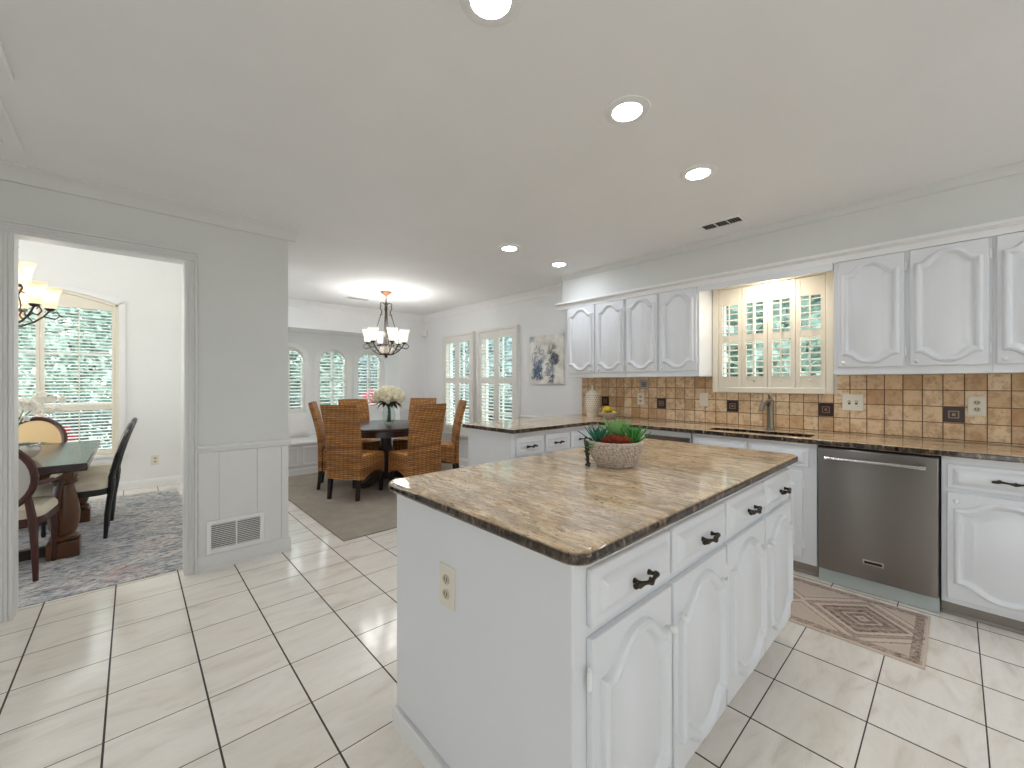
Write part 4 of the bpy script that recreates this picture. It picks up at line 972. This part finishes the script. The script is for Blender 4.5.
# ------------------------------------------------------------------ dining room
tag(MB().box(-2.6, .40, 3.665, 6.47, 0, .010).build('area_rug', M['blue_rug'], None, (-1.1, 5.0, 0), bevel=.003), 'faded blue grey patterned rug under the dining table', 'rug')
RZ = .0105
loc = (-.70, 4.98, RZ); t = thing('dining_table', 'dark mahogany dining table with turned legs and block feet holding the orchid', 'table', loc)
MB().box(-1.16, -.235, 4.20, 5.80, .675, .73).build('tabletop', M['mahogany_top'], t, loc, bevel=.008)
MB().box(-1.08, -.315, 4.34, 5.66, .60, .675).build('apron', M['mahogany'], t, loc, bevel=.004)
for lx in (-.375, -1.02):
    for ly in (4.53, 5.55):
        MB().box(lx - .085, lx + .085, ly - .085, ly + .085, RZ, .13).build('block_foot', M['mahogany'], t, loc, bevel=.006)
        MB().lathe([(.06, .13), (.078, .14), (.078, .16), (.06, .175), (.07, .2), (.083, .27), (.085, .33), (.075, .42), (.058, .50), (.052, .54), (.072, .555), (.072, .575), (.06, .585), (.075, .60)], (lx, ly, 0), 24).build('leg', M['mahogany'], t, loc)
for ly in (4.53, 5.55): MB().box(-.935, -.46, ly - .03, ly + .03, .03, .10).build('stretcher', M['dark_wood'], t, loc, bevel=.004)
def oval_chair(label, loc, rz, wood, pad, seat, arms=False):
    t = thing('oval_back_chair', label, 'chair', loc, rz=rz)
    y0 = -.21; cz, ra, rb = .70, .205, .225; tl = .30
    bk = lambda u, v, w_: (u, y0 - (v - .42) * tl * (.35 + (v - .42)) - w_, v)   # bowed back plane
    ring = [bk(ra * math.cos(q * 2 * PI / 32), cz + rb * math.sin(q * 2 * PI / 32), 0) for q in range(33)]
    MB().tube(ring, .021, 8).build('back_frame', wood, t)
    pd = MB(); L = []
    for k, h in ((.93, -.008), (.9, .012), (.6, .02), (.05, .022)): L.append([bk(ra * k * math.cos(q * 2 * PI / 32), cz + rb * k * math.sin(q * 2 * PI / 32), -h) for q in range(32)])
    L2 = [[bk(ra * k * math.cos(q * 2 * PI / 32), cz + rb * k * math.sin(q * 2 * PI / 32), .012) for q in range(32)] for k in (.05, .9, .93)]
    pd.loops(L[::-1] + L2[1:] if False else L2 + L, True, True); pd.build('back_pad', pad, t)
    for sx in (-1, 1):
        MB().tube([(sx * .19, y0 + .03, 0), (sx * .188, y0 + .02, .2), (sx * .185, y0 - .005, .40), (sx * .172, y0 - .004, .50), bk(sx * .165, .58, 0)], [.014, .018, .022, .020, .018], 8).build('rear_leg', wood, t)
        MB().tube([(sx * .19, .20, 0), (sx * .19, .20, .03), (sx * .19, .20, .06), (sx * .19, .20, .33), (sx * .19, .20, .40)], [.012, .017, .013, .022, .026], 10).build('front_leg', wood, t)
    s_ = rrect(-.225, .225, y0, .235, .09, 6)
    MB().prism(s_, .365, .415).build('seat_rail', wood, t, bevel=.006)
    MB().loops([[(x * k, y * k, z) for x, y in s_] for k, z in ((.98, .415), (1.0, .43), (.985, .455), (.9, .475), (.5, .485))]).build('seat_pad', seat, t)
    if arms:
        for sx in (-1, 1):
            MB().tube([bk(sx * .205, .64, 0), (sx * .235, -.06, .63), (sx * .24, .11, .62), (sx * .235, .16, .585), (sx * .225, .14, .50), (sx * .215, .15, .40)], [.014, .016, .018, .018, .015, .016], 8).build('arm', wood, t)
            MB().tube([(sx * .238, -.06, .648), (sx * .24, .04, .652), (sx * .24, .12, .642)], [.014, .02, .014], 8).build('arm_pad', seat, t)
    return t
c1 = oval_chair('red brown oval back armchair half hidden by the doorway casing', (-.63, 4.27, RZ), -.12, M['frame_wood'], M['grey_fabric'], M['cream_fabric'], True)
c2 = oval_chair('black framed side chair by the dining room window, nearer the doorway', (-.345, 4.98, RZ), PI / 2, M['black_wood'], M['cream_fabric'], M['cream_fabric'])
c3 = copy_tree(c2, (-.322, 5.55, RZ), PI / 2, 'black framed side chair mostly hidden behind its twin at the dining table')
c4 = oval_chair('oval cane back chair at the window end of the dining table', (-.72, 6.02, RZ), PI, M['frame_wood'], M['cane'], M['cream_fabric'])
# orchid bowl
ox, oy = -.66, 4.70; loc = (ox, oy, .73); t = thing('planter_bowl', 'cream oval bowl on the mahogany table holding the orchid', 'bowl', loc)
MB().lathe([(.0, .0), (.09, .0), (.13, .025), (.155, .06), (.16, .09), (.15, .115), (.142, .115), (.15, .085), (.14, .05), (.0, .04)], loc, 32, False, False).build('bowl', M['white_ceramic'], t, loc)
MB().lathe([(.0, .09), (.145, .09)], loc, 24, False, False).build('soil', M['soil'], t, loc)
t = thing('orchid', 'white flowering orchid in the cream bowl', 'orchid', (ox, oy, .82)); loc = (ox, oy, .82)
rnd = random.Random(5); lf = MB()
for k in range(12):
    a = k * 2 * PI / 12 + .3; lf.leaf((ox + .02 * math.cos(a), oy + .02 * math.sin(a), .82), (math.cos(a), math.sin(a), .5), (0, 0, 1), .2, .06, .45)
lf.build('leaves', M['leaf_dark'], t, loc, normals=False)
for k, (a, h, out) in enumerate(((.0, .40, .17), (-.9, .36, .13), (2.2, .42, .10), (.7, .30, .2))):
    c, s = math.cos(a), math.sin(a); pts = [(ox + c * .02, oy + s * .02, .82)] + [(ox + c * (.02 + out * q ** 2), oy + s * (.02 + out * q ** 2), .82 + h * math.sin(q * PI / 2 * 1.0) - .10 * max(0, q - .8) * 5 * .2) for q in (.3, .55, .75, .9, 1.0, 1.12)]
    sp = MB().tube(pts, .004, 6).build('flower_stem', M['stem'], t, loc)
    fl = MB()
    for q in (2, 3, 4, 5, 6):
        for rep in range(3):
            p = Vector(pts[q]) + Vector((rnd.uniform(-.03, .03), rnd.uniform(-.03, .03), rnd.uniform(-.03, .015))); d0 = Vector((rnd.gauss(0, .4), -1 + rnd.gauss(0, .4), rnd.gauss(0, .4))).normalized(); u_ = d0.orthogonal().normalized(); v_ = d0.cross(u_)
            for m_ in range(5):
                an = m_ * 2 * PI / 5; dd_ = u_ * math.cos(an) + v_ * math.sin(an); fl.leaf(p, dd_ + d0 * .2, d0, .034, .03, .1)
    fl.build('blossoms', M['orchid'], sp, loc, normals=False)

# ------------------------------------------------------------------ worktop objects
rn = MB().box(-.305, .305, -.78, .78, 0, .009).build('runner_rug', M['runner'], None, (0, 0, 0), bevel=.002)
rn.location = (2.935, .875, 0); tag(rn, 'brown and cream runner with diamond medallions in front of the dishwasher', 'rug')
px, py = 1.585, 1.036; loc = (px, py, .93); t = thing('planter_bowl', 'textured taupe bowl planted with succulents on the island', 'planter', loc)
MB().lathe([(.0, 0), (.068, 0), (.074, .006), (.094, .035), (.111, .075), (.119, .112), (.113, .114), (.106, .08), (.0, .075)], loc, 40, False, False).build('bowl', M['planter'], t, loc)
bn = MB(); rnd = random.Random(11)
prof = [(.074, .006), (.094, .035), (.111, .075), (.119, .112)]
for row in range(9):
    z = .008 + row * .0122; 
    for (r0, z0), (r1, z1) in zip(prof, prof[1:]):
        if z0 <= z <= z1 + 1e-6: r = r0 + (r1 - r0) * (z - z0) / (z1 - z0)
    for k in range(44):
        a = (k + .5 * (row % 2)) * 2 * PI / 44; bn.ball((px + r * math.cos(a), py + r * math.sin(a), .93 + z), .0062, 6)
bn.build('raised_dots', M['planter'], kids(t)[-1], loc)
MB().lathe([(.0, .098), (.108, .098)], loc, 24, False, False).build('soil', M['soil'], t, loc)
def rosette(x, y, z, n_, ln, wd, m, nm, up0=.2, up1=1.6, curl=.25, seed=1):
    r = random.Random(seed); mb = MB()
    for k in range(n_):
        a = k * 2.399; q = k / n_; u = up0 + (up1 - up0) * q
        mb.leaf((x, y, z), (math.cos(a), math.sin(a), u), (0, 0, 1), ln * (1.05 - .35 * q) * r.uniform(.85, 1.1), wd * (1 - .3 * q), curl, .003)
    return mb.build(nm, m, t, loc, normals=False)
rx, ry = .7343, -.6788   # along the picture's width
P2 = lambda s, d: (px + s * rx + d * .6788, py + s * ry + d * .7343)
rosette(*P2(-.07, .0), 1.025, 34, .10, .016, M['leaf_teal'], 'spiky_succulent', .5, 3.2, -.05, 2)
rosette(*P2(.075, -.01), 1.02, 36, .115, .018, M['leaf_green'], 'aloe', .6, 3.0, -.05, 3)
rosette(*P2(.008, .03), 1.03, 14, .135, .062, M['leaf_light'], 'broad_succulent', 1.0, 4.0, .05, 4)
rosette(*P2(.0, -.06), 1.035, 36, .066, .026, M['leaf_red'], 'red_succulent', .3, 1.8, .1, 5)
rosette(*P2(-.035, -.05), 1.032, 26, .055, .024, M['leaf_red'], 'red_succulent', .3, 1.8, .1, 6)
rosette(*P2(.05, .05), 1.02, 26, .07, .03, M['leaf_green'], 'echeveria', .3, 2.5, .1, 7)
rosette(*P2(-.085, -.04), 1.02, 24, .045, .018, M['leaf_green'], 'small_succulent', .1, 1.6, .2, 8)
sp = MB(); rnd = random.Random(9)
for s in range(4):
    a0 = math.atan2(ry, rx) + PI + .1 * (s - 1.5); R0 = .119
    for k in range(12):
        q = k / 11; z = 1.048 - .115 * q; rr_ = R0 + .012 - .012 * q + rnd.uniform(-.003, .005)
        if k == 0: rr_ = .11
        sp.ball((px + rr_ * math.cos(a0 + rnd.uniform(-.03, .03)), py + rr_ * math.sin(a0 + rnd.uniform(-.03, .03)), z), .0062, 6)
sp.build('string_of_pearls', M['leaf_dark'], t, loc)
# ginger jar
loc = (3.69, 2.70, .93); t = thing('lattice_jar', 'tall white pierced lattice jar with lid in the worktop corner', 'jar', loc)
o = MB().lathe([(.0, 0), (.058, 0), (.06, .01), (.066, .04), (.078, .10), (.082, .17), (.078, .22), (.064, .255), (.055, .262)], (0, 0, 0), 36).build('body', M['lattice'], t)
MB().lathe([(.056, .262), (.052, .275), (.03, .288), (.012, .296), (.008, .305), (.013, .318), (.008, .332), (.0, .342)], (0, 0, 0), 28).build('lid', M['white_ceramic'], t)
bx, by = 3.66, 2.46; loc = (bx, by, .93); t = thing('fruit_bowl', 'shallow woven cream bowl of lemons beside the lattice jar', 'bowl', loc)
MB().lathe([(.0, 0), (.05, 0), (.06, .008), (.085, .035), (.10, .062), (.095, .064), (.078, .038), (.05, .016), (.0, .012)], loc, 32, False, False).build('bowl', M['planter'], t, loc)
for k, (dx_, dy_, dz_, l) in enumerate(((-.015, .045, .062, 'lemon at the jar side of the fruit bowl'), (.015, -.04, .06, 'lemon at the sink side of the fruit bowl'), (-.035, .0, .097, 'lemon on top of the others in the fruit bowl'))):
    L_ = thing('lemon', l, 'lemon', (bx + dx_, by + dy_, .93 + dz_), 'lemons in the fruit bowl', rz=k * 1.1)
    MB().loops([[(x_, r_ * math.cos(j * PI / 8), r_ * math.sin(j * PI / 8)) for j in range(16)] for x_, r_ in ((-.046, .003), (-.04, .009), (-.03, .022), (-.012, .031), (.012, .031), (.03, .022), (.04, .009), (.046, .003))]).build('skin', M['lemon'], L_)
lv = thing('leaf_sprig', 'dark green leaf sprig tucked into the fruit bowl', 'leaves', (bx, by, 1.0)); mb = MB()
for a in (0.4, 2.0, 3.4, 5.0): mb.leaf((bx + .05 * math.cos(a), by + .05 * math.sin(a), .99), (math.cos(a), math.sin(a), .5), (0, 0, 1), .06, .03, .3)
mb.build('leaves', M['leaf_dark'], lv, (bx, by, 1.0), normals=False)

# ------------------------------------------------------------------ outside
struct('ground', MB().box(-40, 40, -20, 45, -.35, -.2), M['lawn'], smooth=False)
def tree(label, x, y, h, r, m, n=900, trunk=True, seed=1, zc=None, sq=.8, cat='tree', name='tree', leaf=.28):
    rn_ = random.Random(seed); t = thing(name, label, cat, (x, y, -.2)); loc = (x, y, -.2); zc = zc or h - r * sq
    if trunk:
        tb = MB().tube([(x, y, -.2), (x + .05, y, h * .3), (x - .03, y + .04, zc)], [.16, .12, .05], 8)
        for k in range(5):
            a = rn_.random() * 6.28; tb.tube([(x, y, zc - r * .5), (x + r * .5 * math.cos(a), y + r * .5 * math.sin(a), zc + rn_.uniform(0, .4) * r)], [.06, .02], 6)
        tb.build('trunk', M['bark'], t, loc)
    mb = MB()
    for k in range(n):
        d = Vector((rn_.gauss(0, 1), rn_.gauss(0, 1), rn_.gauss(0, 1))).normalized() * r * rn_.random() ** .4; d.z *= sq
        q = Vector((rn_.gauss(0, 1), rn_.gauss(0, 1), rn_.gauss(0, 1)))
        mb.leaf(Vector((x, y, zc)) + d, q, q.orthogonal(), leaf * rn_.uniform(.7, 1.3), leaf * .7, .2)
    mb.build('crown', m, t, loc, normals=False, smooth=False); return t
T = [('leafy tree seen through the cream shutters of the sink window', 7.4, 2.0, 1.7, 'tree_a', 1.02), ('blue green tree seen through the side shutters of the breakfast area', 8.3, 10.0, 2.1, 'tree_b', 1.02),
     ('pale leafy tree seen through the left and middle arched bay windows', 3.3, 12.8, 1.6, 'tree_a', 1.1), ('blue green tree seen through the right arched bay window', 6.6, 15.9, 2.0, 'tree_b', 1.02),
     ('tall pale tree seen through the dining room window', -.95, 14.4, 2.2, 'tree_a', 1.08)]
for i, (l, x, y, r, m_, k_) in enumerate(T): tree(l, x, y, 2 * r, r, M[m_], 7000, True, 20 + i, zc=r * k_, sq=1.05, leaf=.16)
SH = [('low shrub outside below the sink window', 4.75, 1.35, .5, 'tree_c', .45, 1.0), ('low shrub outside the side shutters of the breakfast area', 5.6, 6.9, .7, 'tree_c', .5, 1.0), ('low shrub outside the left arched bay window', 2.3, 9.6, .7, 'tree_c', .45, 1.0),
      ('low shrub outside the dining room window', -.75, 9.7, .85, 'tree_c', .28, 1.0), ('red flowering shrub outside the right arched bay window', 4.5, 10.2, .28, 'red_shrub', .55, 2.0), ('pink flowering shrub outside the dining room window', -.74, 8.3, .13, 'red_shrub', .34, 3.0)]
for i, (l, x, y, r, m_, z_, q_) in enumerate(SH): tree(l, x, y, 2 * r, r, M[m_], 1500, False, 40 + i, zc=z_, sq=q_, cat='shrub', name='shrub', leaf=.09)
